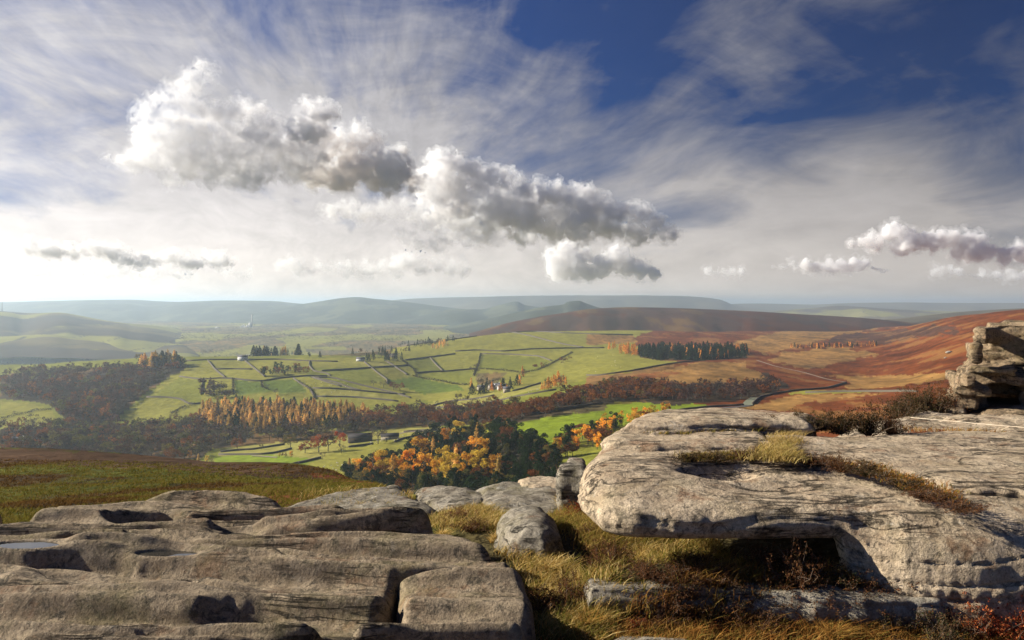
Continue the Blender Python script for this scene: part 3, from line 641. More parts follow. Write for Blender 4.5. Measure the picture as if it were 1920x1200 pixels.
# ---------- cumulus clouds: billowing closed bodies of mist ----------
def cloud_mat(name, dens, col, k, thin, aniso=.2):
    t = NT(name); v = t.n('VolumeScatter'); v.inputs['Color'].default_value = tuple(col)+(1,)
    g = t.n('TexCoord'); n = t.noise(g.outputs['Object'], 1/(20*k), 7, .62)
    nb = t.ramp(t.noise(g.outputs['Object'], 1/(62*k), 3, .5), [(.36, .12), (.58, 1)])
    q = t.math('MULTIPLY', t.math('MULTIPLY', t.math('SUBTRACT', n, .44 if thin else .38, clamp=True), nb if thin else 1.0), dens*(13 if thin else 11))
    t.l(q, v.inputs['Density'])
    v.inputs['Anisotropy'].default_value = aniso
    t.l(v.outputs[0], t.out.inputs['Volume']); return t.m
CLOUDS = [
 # label, depth, lobes (px,py,r), depth spread, optical density per px radius, colour
 ('tallest white cloud tower with ragged bright top, upper left', 10500, [(385,128,16),(372,150,22),(392,122,10),(352,178,28),(312,160,9),(300,180,12),(318,205,30),(290,215,26),(270,240,30),(345,225,45),(400,225,32),(440,225,38),(478,215,24),(495,240,34),(300,280,45),(255,300,26),(228,303,15),(200,300,9),(360,285,55),(430,290,60),(500,285,50),(550,290,36),(320,325,30),(400,335,30),(470,330,34),(540,320,28),(600,300,14)], 1.0, .055),
 ('small bright puff crowning the blue-grey cloud', 10300, [(575,215,26),(600,203,18),(556,226,20),(622,213,13),(592,240,30),(560,245,22)], 1.0, .12),
 ('dark blue-grey cloud leaning right below the bright puff', 10950, [(560,268,28),(600,268,32),(640,250,20),(663,243,18),(690,268,26),(640,300,46),(700,312,42),(745,325,34),(778,345,18),(590,318,36),(655,335,26),(725,345,22),(560,300,28)], 1.6, .15),
 ('long white cloud bank descending to the right in the middle', 16500, [(812,297,16),(830,308,24),(806,335,30),(858,322,26),(884,318,20),(905,335,22),(935,342,26),(960,338,18),(860,372,42),(918,382,44),(978,375,38),(1010,360,22),(1048,360,22),(1080,376,30),(1038,400,38),(1118,380,24),(1138,405,32),(1168,393,18),(1200,402,20),(1190,425,26),(1225,420,20),(1252,437,15),(1268,442,7),(1090,420,30),(980,415,30),(900,415,26),(820,385,26)], 1.3, .13),
 ('thin shadowy cloud shreds under the dark cloud', 15500, [(620,398,16),(650,392,20),(690,398,18),(720,392,24),(760,398,26),(800,412,24),(840,425,26),(880,440,26),(930,445,20),(760,440,18),(820,455,22),(990,450,14)], 1.0, .05),
 ('bright double-headed cloud low above the central hills', 34000, [(1040,482,18),(1065,475,19),(1092,482,17),(1155,480,17),(1142,492,14),(1175,498,18),(1200,506,15),(1130,503,18),(1080,500,20),(1040,505,18),(1228,514,10),(1100,512,14)], 1.0, .13),
 ('row of white puffs with grey bellies low on the left', 27000, [(58,463,13),(78,468,14),(100,472,13),(130,474,11),(165,466,13),(190,470,15),(215,476,13),(245,482,12),(270,488,9),(325,482,11),(348,490,11),(392,487,11),(415,490,13),(430,498,6),(300,494,8),(372,496,8)], 1.2, .15),
 ('faint warm cloud strip just above the left horizon', 38000, [(10,506,12),(40,508,11),(80,504,10),(130,510,10),(180,506,12),(230,510,11),(290,506,11),(350,510,10),(420,508,10),(470,512,8)], 1.0, .06),
 ('chain of small warm puffs above the hazy summit', 36000, [(530,502,9),(545,496,11),(562,506,10),(605,502,10),(635,498,9),(650,506,12),(690,500,14),(720,496,12),(760,488,17),(790,498,14),(820,494,11),(845,502,12),(870,505,9),(740,508,14)], 1.0, .08),
 ('cloud group with pink-lit right end, low on the right', 27000, [(1597,456,7),(1620,452,9),(1645,452,14),(1668,437,13),(1690,432,12),(1705,444,15),(1740,452,17),(1775,444,15),(1805,448,14),(1838,455,13),(1825,475,18),(1795,470,15),(1855,470,14),(1690,465,16),(1880,482,13),(1905,468,14),(1925,478,16),(1950,470,18)], 1.2, .13),
 ('flat row of peach puffs above the brown moor', 40000, [(1462,503,6),(1482,500,8),(1506,494,9),(1530,500,9),(1552,496,10),(1578,498,10),(1602,496,9),(1622,498,9),(1640,504,7),(1665,506,4)], 1.2, .13),
 ('dim small puffs far right above the pale hills', 44000, [(1330,510,7),(1352,505,7),(1372,508,6),(1390,511,5)], 1.0, .07),
 ('dim small puffs at the far right above the horizon', 44000, [(1755,508,9),(1778,505,8),(1800,511,8),(1835,510,7),(1865,513,6),(1890,515,9),(1920,512,9)], 1.0, .07),
]
def make_clouds():
    for i, (lab, Y, lobes, spread, dens) in enumerate(CLOUDS):
        lobes = [(a, b+(c*.25 if i == 3 else 0), c*(1.28 if i == 3 or i > 4 else 1.14)) for a, b, c in lobes]
        r0 = np.random.RandomState(100+i); k = Y/F
        S = []
        ext = []
        for a, b in zip(lobes[:-1], lobes[1:]):
            g = math.hypot(a[0]-b[0], a[1]-b[1])
            if g > (a[2]+b[2])*.8 and abs(a[0]-b[0]) < 70:
                nn = int(g/6)+1
                ext += [(a[0]+(b[0]-a[0])*q/nn, a[1]+(b[1]-a[1])*q/nn+min(a[2], b[2])*.5, min(a[2], b[2])*.55) for q in range(1, nn)]
        lobes = lobes+ext
        for (px, py, r) in lobes:
            c = P(px, py, Y)+np.array((0, r0.uniform(-.6, .6)*r*k*spread, 0))
            S.append((c, r*k*1.0))
            for q in range(9):
                d = r0.normal(size=3); d /= np.linalg.norm(d); d[2] = abs(d[2])*.9-.15
                rr = r*k*r0.uniform(.28, .5); S.append((c+d*r*k*.82, rr))
                for q2 in range(3):
                    e = r0.normal(size=3)*.5+d; e /= np.linalg.norm(e); S.append((c+d*r*k*.82+e*rr*.85, rr*r0.uniform(.35, .5)))
        cen = P(*np.mean([(a, b) for a, b, c in lobes], 0), Y)
        V = np.concatenate([(ICO1[0]*s+c-cen) for c, s in S]); Fc = np.concatenate([ICO1[1]+j*len(ICO1[0]) for j in range(len(S))])
        tmp = link('tmp', mkmesh('tmp', V, Fc))
        span = (max(a for a, b, c in lobes)-min(a for a, b, c in lobes))*k
        me = bake(tmp, [('REMESH', dict(mode='VOXEL', voxel_size=max(k*2.4, span/260)))])
        co, no = me_arrays(me)
        base = max(b+c*.7 for a, b, c in lobes)
        s = 1/(22*k); w = co*s+i*7.3
        dn = 1-abs(fbm(w[:, 0], w[:, 1], w[:, 2], o=1, seed=200)*2)
        d2 = 1-abs(fbm(w[:, 0]*2.3, w[:, 1]*2.3, w[:, 2]*2.3, o=1, seed=201)*2)
        d3 = fbm(w[:, 0]*5.5, w[:, 1]*5.5, w[:, 2]*5.5, o=3, seed=202)
        co2 = co+no*((dn-.4)*5.0+(d2-.4)*3.2+d3*3.0)[:, None]*k
        me.vertices.foreach_set('co', co2.astype(np.float32).ravel()); me.update()
        me.name = 'cumulus_cloud'
        me.materials.clear(); me.materials.append(cloud_mat('cloud_mist', dens/k*(.45 if i == 2 else .30 if i in (6, 7, 8) else .55), (.82, .91, 1.0) if i == 2 else (.95, .98, 1.0), k, i < 5))
        o = link('cumulus_cloud', me, loc=cen); tag(o, lab, 'cloud', 'clouds in the sky')

        # thin torn fringe round the dense body
        co3 = co+no*((dn-.3)*7.0+(d2-.3)*5.0+d3*9.0+5.0)[:, None]*k
        fr = me.copy(); fr.vertices.foreach_set('co', co3.astype(np.float32).ravel()); fr.update(); fr.name = 'fringe'
        fr.materials.clear(); fr.materials.append(cloud_mat('cloud_fringe', dens/k*.16, (.95, .98, 1.0), k*.8, True)); link('fringe', fr, o)
# ---------- gritstone ----------
def W(px, py, z): 
    Y = -z*F/(py-HY); return ((px-CX)/F*Y, Y)
def WP(z, *pts): return [W(a, b, z) for a, b in pts]
def poly_dist(X, Y, poly):
    poly = np.asarray(poly, float); d = np.full(X.shape, 1e9)
    n = len(poly)
    for i in range(n):
        a = poly[i]; b = poly[(i+1) % n]; e = b-a
        t = np.clip(((X-a[0])*e[0]+(Y-a[1])*e[1])/(e@e+1e-12), 0, 1)
        d = np.minimum(d, np.hypot(X-a[0]-t*e[0], Y-a[1]-t*e[1]))
    return np.where(inpoly(X, Y, poly), d, -d)
def rock_mat(name, c1, c2, dark=.5, rust=.3, moss=.3, lichen=.3, grit=1.0, cracks=.85):
    t = NT(name); g = t.n('NewGeometry'); p = g.outputs['Position']
    mid = t.noise(p, 5.5, 7, .68, .4); fine = t.noise(p, 30, 5, .78); spk = t.noise(p, 95, 3, .85)
    c = t.mix(t.ramp(mid, [(.35, 0), (.65, 1)]), c1, c2)
    # black algae blotches, rust, moss, pale lichen rings
    c = t.mix(t.math('MULTIPLY', t.ramp(t.noise(p, 11, 8, .8, .8), [(.50, 0), (.60, 1)]), dark), c, (.05, .045, .035))
    c = t.mix(t.math('MULTIPLY', t.ramp(t.noise(p, 2.6, 8, .72), [(.56, 0), (.63, 1)]), rust), c, (.20, .085, .035))
    c = t.mix(t.math('MULTIPLY', t.ramp(t.noise(p, 1.9, 8, .75, .2), [(.50, 0), (.66, 1)]), moss), c, (.13, .115, .035))
    c = t.mix(t.math('MULTIPLY', t.ramp(t.noise(p, 6.3, 7, .8, .5), [(.59, 0), (.64, 1)]), lichen), c, (.50, .48, .42))
    # bedding cracks: long thin lines that follow the layers
    mp = t.n('Mapping'); t.l(p, mp.inputs[0]); mp.inputs['Scale'].default_value = (.55, 2.6, 7.0); mp.inputs['Rotation'].default_value = (0, 0, .06)
    cn = t.noise(mp.outputs[0], 1.6, 6, .6, .5)
    ln = t.ramp(t.math('ABSOLUTE', t.math('SUBTRACT', cn, .5)), [(0, 1), (.010, .75), (.028, 0)])
    br = t.ramp(t.noise(p, 1.4, 3, .5), [(.48, 0), (.58, 1)])
    crk = t.math('MULTIPLY', t.math('MULTIPLY', ln, br), cracks)
    c = t.mix(crk, c, (.03, .026, .02))
    v = t.math('ADD', .45, t.math('MULTIPLY', t.math('ADD', t.ramp(fine, [(.32, 0), (.66, 1)]), t.ramp(spk, [(.32, 0), (.66, 1)])), .55))
    sc = t.n('VectorMath', operation='SCALE'); t.l(c, sc.inputs[0]); t.l(v, sc.inputs['Scale'])
    vo = t.n('TexVoronoi'); t.l(p, vo.inputs['Vector']); vo.inputs['Scale'].default_value = 21
    pits = t.ramp(vo.outputs['Distance'], [(.0, 0), (.28, 1)])
    h = t.math('ADD', t.math('MULTIPLY', mid, 1.0), t.math('MULTIPLY', t.noise(p, 14, 6, .7), .5))
    h = t.math('SUBTRACT', h, t.math('MULTIPLY', crk, .8))
    b1 = t.bump(h, .9, .035)
    h2 = t.math('ADD', t.math('MULTIPLY', fine, 1.0), t.math('ADD', t.math('MULTIPLY', spk, .6), t.math('MULTIPLY', pits, .35)))
    b2 = t.bump(h2, 1.0, .009*grit, b1)
    t.bsdf(sc.outputs[0], .93, b2, .15); return t.m
def strata_disp(co, no, amp=1.0, st=1.0, seed=0, f=1.0, grit=1.0):
    x, y, z = co.T*f
    d = fbm(x*1.7, y*1.7, z*2.2, o=3, seed=seed)*.055 + fbm(x*7, y*7, z*9, o=4, seed=seed+9)*.020*grit
    side = 1-np.abs(no[:, 2])**1.5
    zz = z*9+fbm(x*.8, y*.8, z*.8, o=2, seed=seed+20)*1.6
    g = np.abs(vnoise(zz*0+3.3, x*.18, zz*1.0, seed=seed+30)); g = np.exp(-(g/.07)**2)
    g2 = vnoise(x*.5, y*.5, z*16, seed=seed+31)
    d = d - side*st*(g*.05 + g2*.014)
    return co+no*(d*amp/f)[:, None]
def finish(name, me, mat, label, cat='rock', group=None, disp=None, loc=(0, 0, 0)):
    co, no = me_arrays(me)
    if disp: co = strata_disp(co, no, **disp)
    me.vertices.foreach_set('co', co.astype(np.float32).ravel())
    me.polygons.foreach_set('use_smooth', np.ones(len(me.polygons), bool)); me.update()
    me.name = name; me.materials.clear(); me.materials.append(mat)
    c = co.mean(0); c[2] = co[:, 2].min()
    me.transform(__import__('mathutils').Matrix.Translation(tuple(-c)))
    o = link(name, me, loc=tuple(c)); tag(o, label, cat, group); return o
def slab(name, label, outline, ztop, zmid, zbot, R, Rb, mat, step=.03, voxel=.03, disp=None, group=None, p=2.4, cat='rock', wob=.10):
    pl = np.array(outline); x0, y0 = pl.min(0)-2*step; x1, y1 = pl.max(0)+2*step
    xs = np.arange(x0, x1, step); ys = np.arange(y0, y1, step); X, Y = np.meshgrid(xs, ys, indexing='ij')
    d = poly_dist(X, Y, outline)+fbm(X*1.5, Y*1.5, o=4, seed=int(abs(x0)*10)+5)*wob+fbm(X*6, Y*6, o=3, seed=3)*wob*.3
    ev = lambda q: q(X, Y) if callable(q) else np.full(X.shape, float(q))
    zt, zm, zb = ev(ztop), ev(zmid), ev(zbot)
    e = np.clip(d/(R(X, Y) if callable(R) else R), 0, 1); eb = np.clip(d/Rb, 0, 1)
    pr = (1-(1-e)**p)**(1/p); prb = (1-(1-eb)**p)**(1/p)
    T = zm+(zt-zm)*pr; B = zm-(zm-zb)*prb
    n, m = X.shape
    keep = (d[:-1, :-1] > 0) | (d[1:, :-1] > 0) | (d[:-1, 1:] > 0) | (d[1:, 1:] > 0)
    q = grid_faces(n, m, keep)
    V = np.concatenate([np.stack([X, Y, T], -1).reshape(-1, 3), np.stack([X, Y, B-.004], -1).reshape(-1, 3)])
    # walls round the rim
    k = np.pad(keep, 1); idx = np.arange(n*m).reshape(n, m); rim = []
    for (di, dj, a, b) in ((-1, 0, (0, 0), (0, 1)), (1, 0, (1, 1), (1, 0)), (0, -1, (1, 0), (0, 0)), (0, 1, (0, 1), (1, 1))):
        s = keep & ~k[1+di:n+di, 1+dj:m+dj]
        I, J = np.nonzero(s); va = idx[I+a[0], J+a[1]]; vb = idx[I+b[0], J+b[1]]
        rim.append(np.stack([va, va+n*m, vb+n*m, vb], 1))
    q = q[:, ::-1]
    me = mkmesh('tmp', V, [q, q[:, ::-1]+n*m]+rim)
    o = link('tmp', me)
    me = bake(o, [('REMESH', dict(mode='VOXEL', voxel_size=voxel)), ('SMOOTH', dict(iterations=3, factor=.5))])
    return finish(name, me, mat, label, cat, group, disp)
def boulder_body(name, label, boxes, mat, voxel, disp, group=None, cat='rock', smooth=6):
    mb = MB()
    for b in boxes:
        c, d, rz = b[:3]; mb.box(c, d, rz)
    me = mkmesh('tmp', np.concatenate(mb.v), [mb.f4]); o = link('tmp', me)
    me = bake(o, [('REMESH', dict(mode='VOXEL', voxel_size=voxel)), ('SMOOTH', dict(iterations=smooth, factor=.5))])
    return finish(name, me, mat, label, cat, group, disp)
def saw(r, k=.2):
    u = r-np.floor(r)
    return np.where(u < k, sstep(0, k, u), 1-sstep(0, 1, (u-k)/(1-k)))
# hollows worn in the left slab: image place, half width, half depth (m), depth, power, pool?
HOLLOWS = [(285, 966, .42, .16, .13, 0), (443, 995, .15, .10, .045, .030), (52, 1043, .22, .10, .045, .03), (312, 1048, .22, .09, .05, .032),
           (775, 1052, .20, .06, .03, .015), (478, 1155, .20, .13, .22, .02), (330, 969, .10, .05, .10, 0), (300, 1088, .55, .10, .11, 0), (110, 1108, .60, .06, .10, 0),
           (500, 1006, .2, .05, .06, 0), (170, 1013, .30, .07, .07, 0), (620, 1100, .35, .05, .05, 0)]
def slab_h(X, Y, hollows=True):
    w = fbm(X*.30, Y*.9, o=3, seed=70)*.55
    r = Y+.05*X+w
    a = .5+.7*sstep(-.3, .4, fbm(X*.35, Y*.8+7, o=2, seed=71))
    z = -1.80+.012*(Y-5)+saw(r/.50, .20)*.145*a
    w2 = fbm(X*.5, Y*1.8, o=3, seed=72)*.22
    z = z+saw((r+w2)/.185+.3, .32)*.046*(.4+sstep(-.2, .4, fbm(X*.45, Y*1.8, o=2, seed=73)))
    z = z+saw((r*1.0+w2*.6+fbm(X*.7, Y*2, o=3, seed=79)*.12)/.085, .3)*.014*sstep(-.25, .25, fbm(X*.6, Y*1.4+3, o=3, seed=78))
    z = z+fbm(X*.8, Y*2.2, o=4, seed=74)*.035+fbm(X*4, Y*10, o=5, seed=75)*.010
    if not hollows: return z
    for px, py, ax, ay, dp, pool in HOLLOWS:
        cx, cy = W(px, py, -1.72); h0 = hollow_rim(cx, cy, ax, ay)
        q = np.sqrt(((X-cx+.25*(Y-cy))/ax)**2+((Y-cy)/ay)**2)*(1+.22*fbm(X*4, Y*4, o=3, seed=76))
        if pool:
            fl = 1-sstep(1.0, 1.9, q); z = z*(1-fl)+h0*fl
        m = 1-sstep(.62, 1.12, q)
        tgt = h0-dp+fbm(X*5, Y*5, o=2, seed=77)*.01
        z = z*(1-m)+np.minimum(z, tgt)*m
    return z
def hollow_rim(cx, cy, ax, ay):
    a = np.linspace(0, 2*pi, 12, endpoint=False); return float(np.mean(slab_h(cx+np.cos(a)*ax*.8, cy+np.sin(a)*ay*.8, False)))-.012
def big_slab(name, label, outline, mat, step, R=.09):
    pl = np.array(outline); x0, y0 = pl.min(0)-.1; x1, y1 = pl.max(0)+.1
    X, Y = np.meshgrid(np.arange(x0, x1, step), np.arange(y0, y1, step), indexing='ij')
    d = poly_dist(X, Y, outline)+fbm(X*2, Y*2, o=4, seed=80)*.035
    e = np.clip(d/R, 0, 1); pr = np.sqrt(np.clip(1-(1-e)**2, 0, 1))
    z = slab_h(X, Y); zb = -2.75
    Z = np.where(d > 0, z-.13*(1-pr), np.maximum(z-.13+d*9, zb))
    keep = (d[:-1, :-1] > -.11) | (d[1:, 1:] > -.11)
    q = grid_faces(*X.shape, keep)[:, ::-1]
    me = mkmesh('tmp', np.stack([X, Y, Z], -1).reshape(-1, 3), q)
    import bmesh
    bm = bmesh.new(); bm.from_mesh(me); bmesh.ops.delete(bm, geom=[v for v in bm.verts if not v.link_faces], context='VERTS'); bm.to_mesh(me); bm.free()
    return finish(name, me, mat, label)
def make_rocks():
    mL = rock_mat('brown_grey_gritstone', (.21, .157, .10), (.38, .30, .20), .8, .35, .45, .10, 1.2)
    mR = rock_mat('pale_grey_gritstone', (.36, .27, .175), (.60, .48, .33), .78, .5, .28, .30, 1.2)
    mM = rock_mat('mottled_gritstone', (.20, .17, .12), (.36, .32, .25), .75, .35, .5, .5, 1.3)
    mT = rock_mat('warm_tor_gritstone', (.20, .14, .085), (.35, .26, .16), .75, .30, .35, .3, 1.2)
    main = WP(-1.72, (0, 986), (62, 964), (92, 958), (98, 946), (150, 935), (330, 932), (420, 935), (520, 944), (600, 957), (700, 974), (800, 989), (870, 1008), (930, 1034), (958, 1050), (940, 1064), (860, 1071), (748, 1078), (733, 1105), (738, 1130), (700, 1170), (600, 1215))
    main = [(-5.6, 6.6), (-4.4, 6.9)]+main+[(-.9, 3.5), (-.7, 2.6), (-.5, 1.2), (-.2, -1.2), (-5.6, -1.2)]
    big_slab('gritstone_slab', 'wide rippled grey-brown slab with rain pools filling the lower left', main, mL, .015)
    sec = WP(-1.72, (744, 1076), (860, 1068), (952, 1063), (985, 1080), (1003, 1100), (1006, 1150), (990, 1200), (975, 1290), (960, 1500), (700, 1500), (560, 1260), (628, 1222), (712, 1180), (750, 1135), (742, 1100))
    big_slab('gritstone_slab', 'smaller stepped slab right of the dark crack, bottom centre', sec, mL, .015, .07)
    # pools
    wm = NT('still_water'); wb = wm.bsdf((.02, .02, .018), .03, None, .5); wb.inputs['IOR'].default_value = 2.2
    names = {1: 'round rain pool in the upper middle of the left slab', 2: 'narrow rain pool at the left edge of the slab', 3: 'slim bright rain pool just above the dark recess', 4: 'shallow film of rainwater near the slab\'s right end', 5: 'brown water at the bottom of the deep pothole'}
    for i, (px, py, ax, ay, dp, pool) in enumerate(HOLLOWS):
        if not pool: continue
        cx, cy = W(px, py, -1.72); n = 40; h0 = hollow_rim(cx, cy, ax, ay)
        v = [(0, 0, 0)]+[(math.cos(a)*ax*.97-.25*math.sin(a)*ay, math.sin(a)*ay*.97, 0) for a in np.linspace(0, 2*pi, n, endpoint=False)]
        mw = mkmesh('rain_pool', v, np.array([(0, 1+k, 1+(k+1) % n) for k in range(n)]), mats=[wm.m])
        o = link('rain_pool', mw, loc=(cx, cy, h0-dp+pool)); tag(o, names[i], 'puddle', 'rain pools on the slab')
    # middle distance ledges
    dd = dict(amp=1.4, st=1.6, seed=4, f=1.4)
    slab('rock_ledge', 'long rough grey ledge beyond the slab, left of the grassy gap', WP(-2.02, (500, 952), (560, 928), (640, 912), (700, 903), (765, 904), (780, 925), (830, 950), (800, 975), (700, 972), (600, 962)), lambda X, Y: -2.02-.03*(Y-8)+.05*fbm(X, Y, seed=2), -2.2, -2.5, .35, .1, mM, .03, .03, dd)
    slab('rock_ledge', 'rough grey ledge with a dark notch below the golden larches', WP(-2.02, (775, 903), (830, 899), (880, 906), (925, 922), (915, 945), (870, 950), (820, 945), (790, 930)), lambda X, Y: -2.0-.03*(Y-8)+.04*fbm(X, Y, seed=3), -2.2, -2.5, .3, .1, mM, .03, .03, dict(amp=1.4, st=1.6, seed=5, f=1.4))
    slab('rock_ledge', 'low mottled ledge between the grassy gap and the upright stone', WP(-2.05, (880, 915), (930, 906), (1000, 908), (1062, 918), (1075, 950), (1050, 985), (960, 990), (905, 965)), lambda X, Y: -2.0+.03*fbm(X*2, Y*2, seed=6), -2.2, -2.5, .3, .1, mM, .03, .03, dict(amp=1.3, st=1.2, seed=6, f=1.5))
    slab('small_rock', 'small pale rounded rock perched on the ledge below the pines', WP(-2.0, (968, 912), (975, 900), (1010, 897), (1060, 903), (1062, 915), (1000, 920)), -1.96, -2.02, -2.12, .16, .1, mR, .02, .02, dict(amp=1.0, st=1.2, seed=7, f=2))
    slab('upright_rock', 'dark squared upright stone beside the left end of the overhanging block', WP(-1.9, (1052, 935), (1056, 905), (1100, 905), (1105, 940)), -1.60, -1.75, -2.2, .08, .1, mM, .02, .025, dict(amp=1.0, st=1.2, seed=8, f=2))
    slab('boulder', 'rounded grey boulder sitting in the grass between the two slabs', WP(-1.9, (925, 1010), (930, 990), (975, 975), (1030, 980), (1062, 1005), (1065, 1035), (1030, 1052), (960, 1046), (930, 1030)), lambda X, Y: -1.70+.02*fbm(X*2, Y*2, seed=6), -1.90, -2.15, .26, .1, mM, .015, .018, dict(amp=.8, st=.6, seed=9, f=2.2), p=2.0)
    # the overhanging block and what lies on it
    front = [(2.75, 4.74), (2.38, 4.86), (2.16, 5.02), (1.7, 5.03), (1.15, 5.03), (.78, 5.08), (.60, 5.22), (.50, 5.45), (.49, 5.8), (.53, 6.2), (.66, 6.6), (.9, 6.85)]
    def zt(X, Y):
        z = -1.27+(Y-5.2)*.115
        z = z-.11*np.exp(-(((X-1.47)/.26)**2+((Y-5.76)/.13)**2)**1.5)    # worn basin
        z = z-.05*np.exp(-(((X-1.75)/.30)**2+((Y-5.45)/.10)**2))
        z = z+.05*np.exp(-(((X-.9)/.5)**2+((Y-5.7)/.35)**2))
        return z-.03*sstep(2.2, 5, X)
    def zb(X, Y): return -1.50-.60*sstep(0, .18, X-2.06-1.1*sstep(5.22, 5.5, Y))+.10*sstep(5.2, 5.6, Y)*(1-sstep(2.0, 2.2, X))
    def zm(X, Y): return -1.40-.30*sstep(2.1, 2.35, X)
    slab('overhanging_block', 'huge pale gritstone block with a dark overhang, right of centre', [(7, 6.6), (7, 3.7), (4.6, 4.25), (3.4, 4.70)]+front+[(2.2, 6.95), (5, 6.8)], zt, zm, zb, lambda X, Y: .30+.42*sstep(2.3, 3.0, X), .10, mR, .02, .017, dict(amp=.38, st=1.3, seed=10), p=2.6, wob=.045)
    slab('rock_ledge', 'thin topmost slab at the back left of the huge block', [(.90, 6.8), (1.2, 6.72), (2.1, 6.78), (2.6, 6.85), (2.9, 7.5), (2.2, 7.9), (1.4, 7.7), (1.05, 7.2)], -1.01, -1.10, -1.35, .18, .05, mR, .025, .02, dict(amp=.5, st=1.6, seed=11))
    slab('rock_ledge', 'second slab layer under the topmost slab, left of the dry grass', [(.74, 6.35), (1.1, 6.18), (1.7, 6.22), (2.15, 6.3), (2.2, 6.9), (1.3, 7.0), (.86, 6.9)], lambda X, Y: -1.095+.03*(Y-6.5), -1.16, -1.4, .16, .05, mR, .025, .02, dict(amp=.5, st=1.6, seed=12))
    slab('rock_ledge', 'broad lichen-spotted slab right of the dry grass, behind the heather', [(2.16, 6.45), (2.5, 5.85), (2.95, 5.3), (4.2, 5.0), (7, 4.9), (7, 7.0), (4, 7.2), (2.5, 6.95)], lambda X, Y: -1.165+.03*(Y-6)+.02*fbm(X, Y, seed=8), -1.24, -1.5, .18, .05, mR, .03, .022, dict(amp=.5, st=1.3, seed=13))
    slab('rock_platform', 'low flat rock platform reaching back to the foot of the tor', [(2.4, 7.6), (8, 7.3), (12, 9), (13, 12.6), (8.5, 13.2), (5.8, 12.4), (4.2, 10.2), (3.0, 8.6)], lambda X, Y: -1.33-(Y-7.5)*.088+.06*fbm(X*.6, Y*.6, o=3, seed=9), -1.9, -2.6, .6, .1, mR, .05, .05, dict(amp=1.6, st=.8, seed=14, f=.8))
    slab('low_block', 'low mossy block with a rough grey front at the bottom right of centre', [(.50, 4.95), (.9, 4.90), (1.5, 4.84), (2.1, 4.76), (2.5, 4.78), (2.55, 5.0), (1.6, 5.10), (.5, 5.14)], -1.745, -1.84, -2.2, .05, .05, mM, .02, .016, dict(amp=.6, st=.6, seed=15, f=1.2), p=3)
    slab('low_block', 'second low grey block in the grass at the bottom centre', [(.45, 4.40), (.8, 4.3), (1.1, 4.38), (1.05, 4.62), (.6, 4.66)], -1.90, -2.0, -2.2, .14, .06, mM, .02, .02, dict(amp=1.1, st=.7, seed=16, f=1.6), p=2.2)
    # the tor
    s = 13.0/F
    def bx(x0, x1, y0, y1, Y=13.2, dep=1.6, rz=0):
        x = ((x0+x1)/2-CX)*s; th = math.atan2(x, 13.0)      # the outcrop's faces look back toward the edge path
        k = (Y-.2)/13.0
        return (x*k+math.sin(th)*dep/2, (Y-.2)+math.cos(th)*dep/2, -((y0+y1)/2-HY)*s*k), ((x1-x0)*s*math.cos(th)*k, dep, (y1-y0)*s*k), -th+rz
    B = [bx(1822, 2010, 618, 700, 13.75, 1.4), bx(1800, 2010, 690, 740, 13.6, 1.5), bx(1848, 2010, 609, 650, rz=.06), bx(1842, 1866, 616, 646, 12.8, 1.0, -.25), bx(1884, 1990, 604, 640, 13.5, 1.2, .1), bx(1850, 2000, 640, 690, 13.9, 1.0, 0),
         bx(1826, 2020, 655, 684, rz=-.05), bx(1815, 1833, 645, 680, 12.7, .8, .15), bx(1820, 2000, 676, 712, 13.9, 1.2, 0),
         bx(1812, 1900, 688, 702, 12.9, 1.9, .03), bx(1890, 2030, 686, 704, 13.1, 1.9, -.04), bx(1800, 2040, 708, 722, 12.9, 2.1, -.03), bx(1788, 1810, 704, 726, 12.6, 1.2, .25),
         bx(1790, 2000, 696, 740, 14.0, 1.4, 0), bx(1780, 1850, 727, 742, 12.8, 2.0, .05), bx(1774, 1842, 746, 766, 12.9, 2.0, -.06), bx(1784, 1848, 736, 790, 13.5, 1.6, 0), bx(1766, 1802, 770, 792, 12.6, 2.2, .05), bx(1765, 1850, 778, 805, 12.8, 2.4, .0),
         bx(1912, 2060, 727, 805, 12.9, 2.2, .0), bx(1840, 1930, 768, 808, 13.0, 2.0, .1), bx(1840, 2000, 715, 800, 14.9, 1.0, 0)]
    boulder_body('rock_tor', 'tall stacked gritstone outcrop with a dark cave at the right edge', B, mT, .03, dict(amp=1.0, st=1.0, seed=17, f=1.0), smooth=3)
    slab('rock_ledge', 'rounded grey rock at the foot of the tor below the cave', [((1800-CX)*s, 12.3), ((1840-CX)*s, 12.0), ((1905-CX)*s, 12.1), ((1925-CX)*s, 12.7), ((1840-CX)*s, 12.9)], -1.62, -1.75, -2.1, .4, .1, mT, .03, .03, dict(amp=1.2, st=1.0, seed=18))
    # thin pale rope lying across the platform
    rp = NT('pale_rope'); rp.bsdf((.62, .52, .38), .8)
    pts = [P(1708, 783, 10.9), P(1745, 786, 10.6), P(1800, 791, 10.2), P(1860, 796.5, 9.8), P(1922, 801.5, 9.4), P(2010, 808, 9.0)]
    pts = [(p[0], p[1], p[2]+.0) for p in pts]
    m = MB(); m.tube(pts, .0035, 8); o = m.build('rope', rp.m, smooth=True); tag(o, 'thin pale rope stretched over the flat rocks below the tor', 'rope')
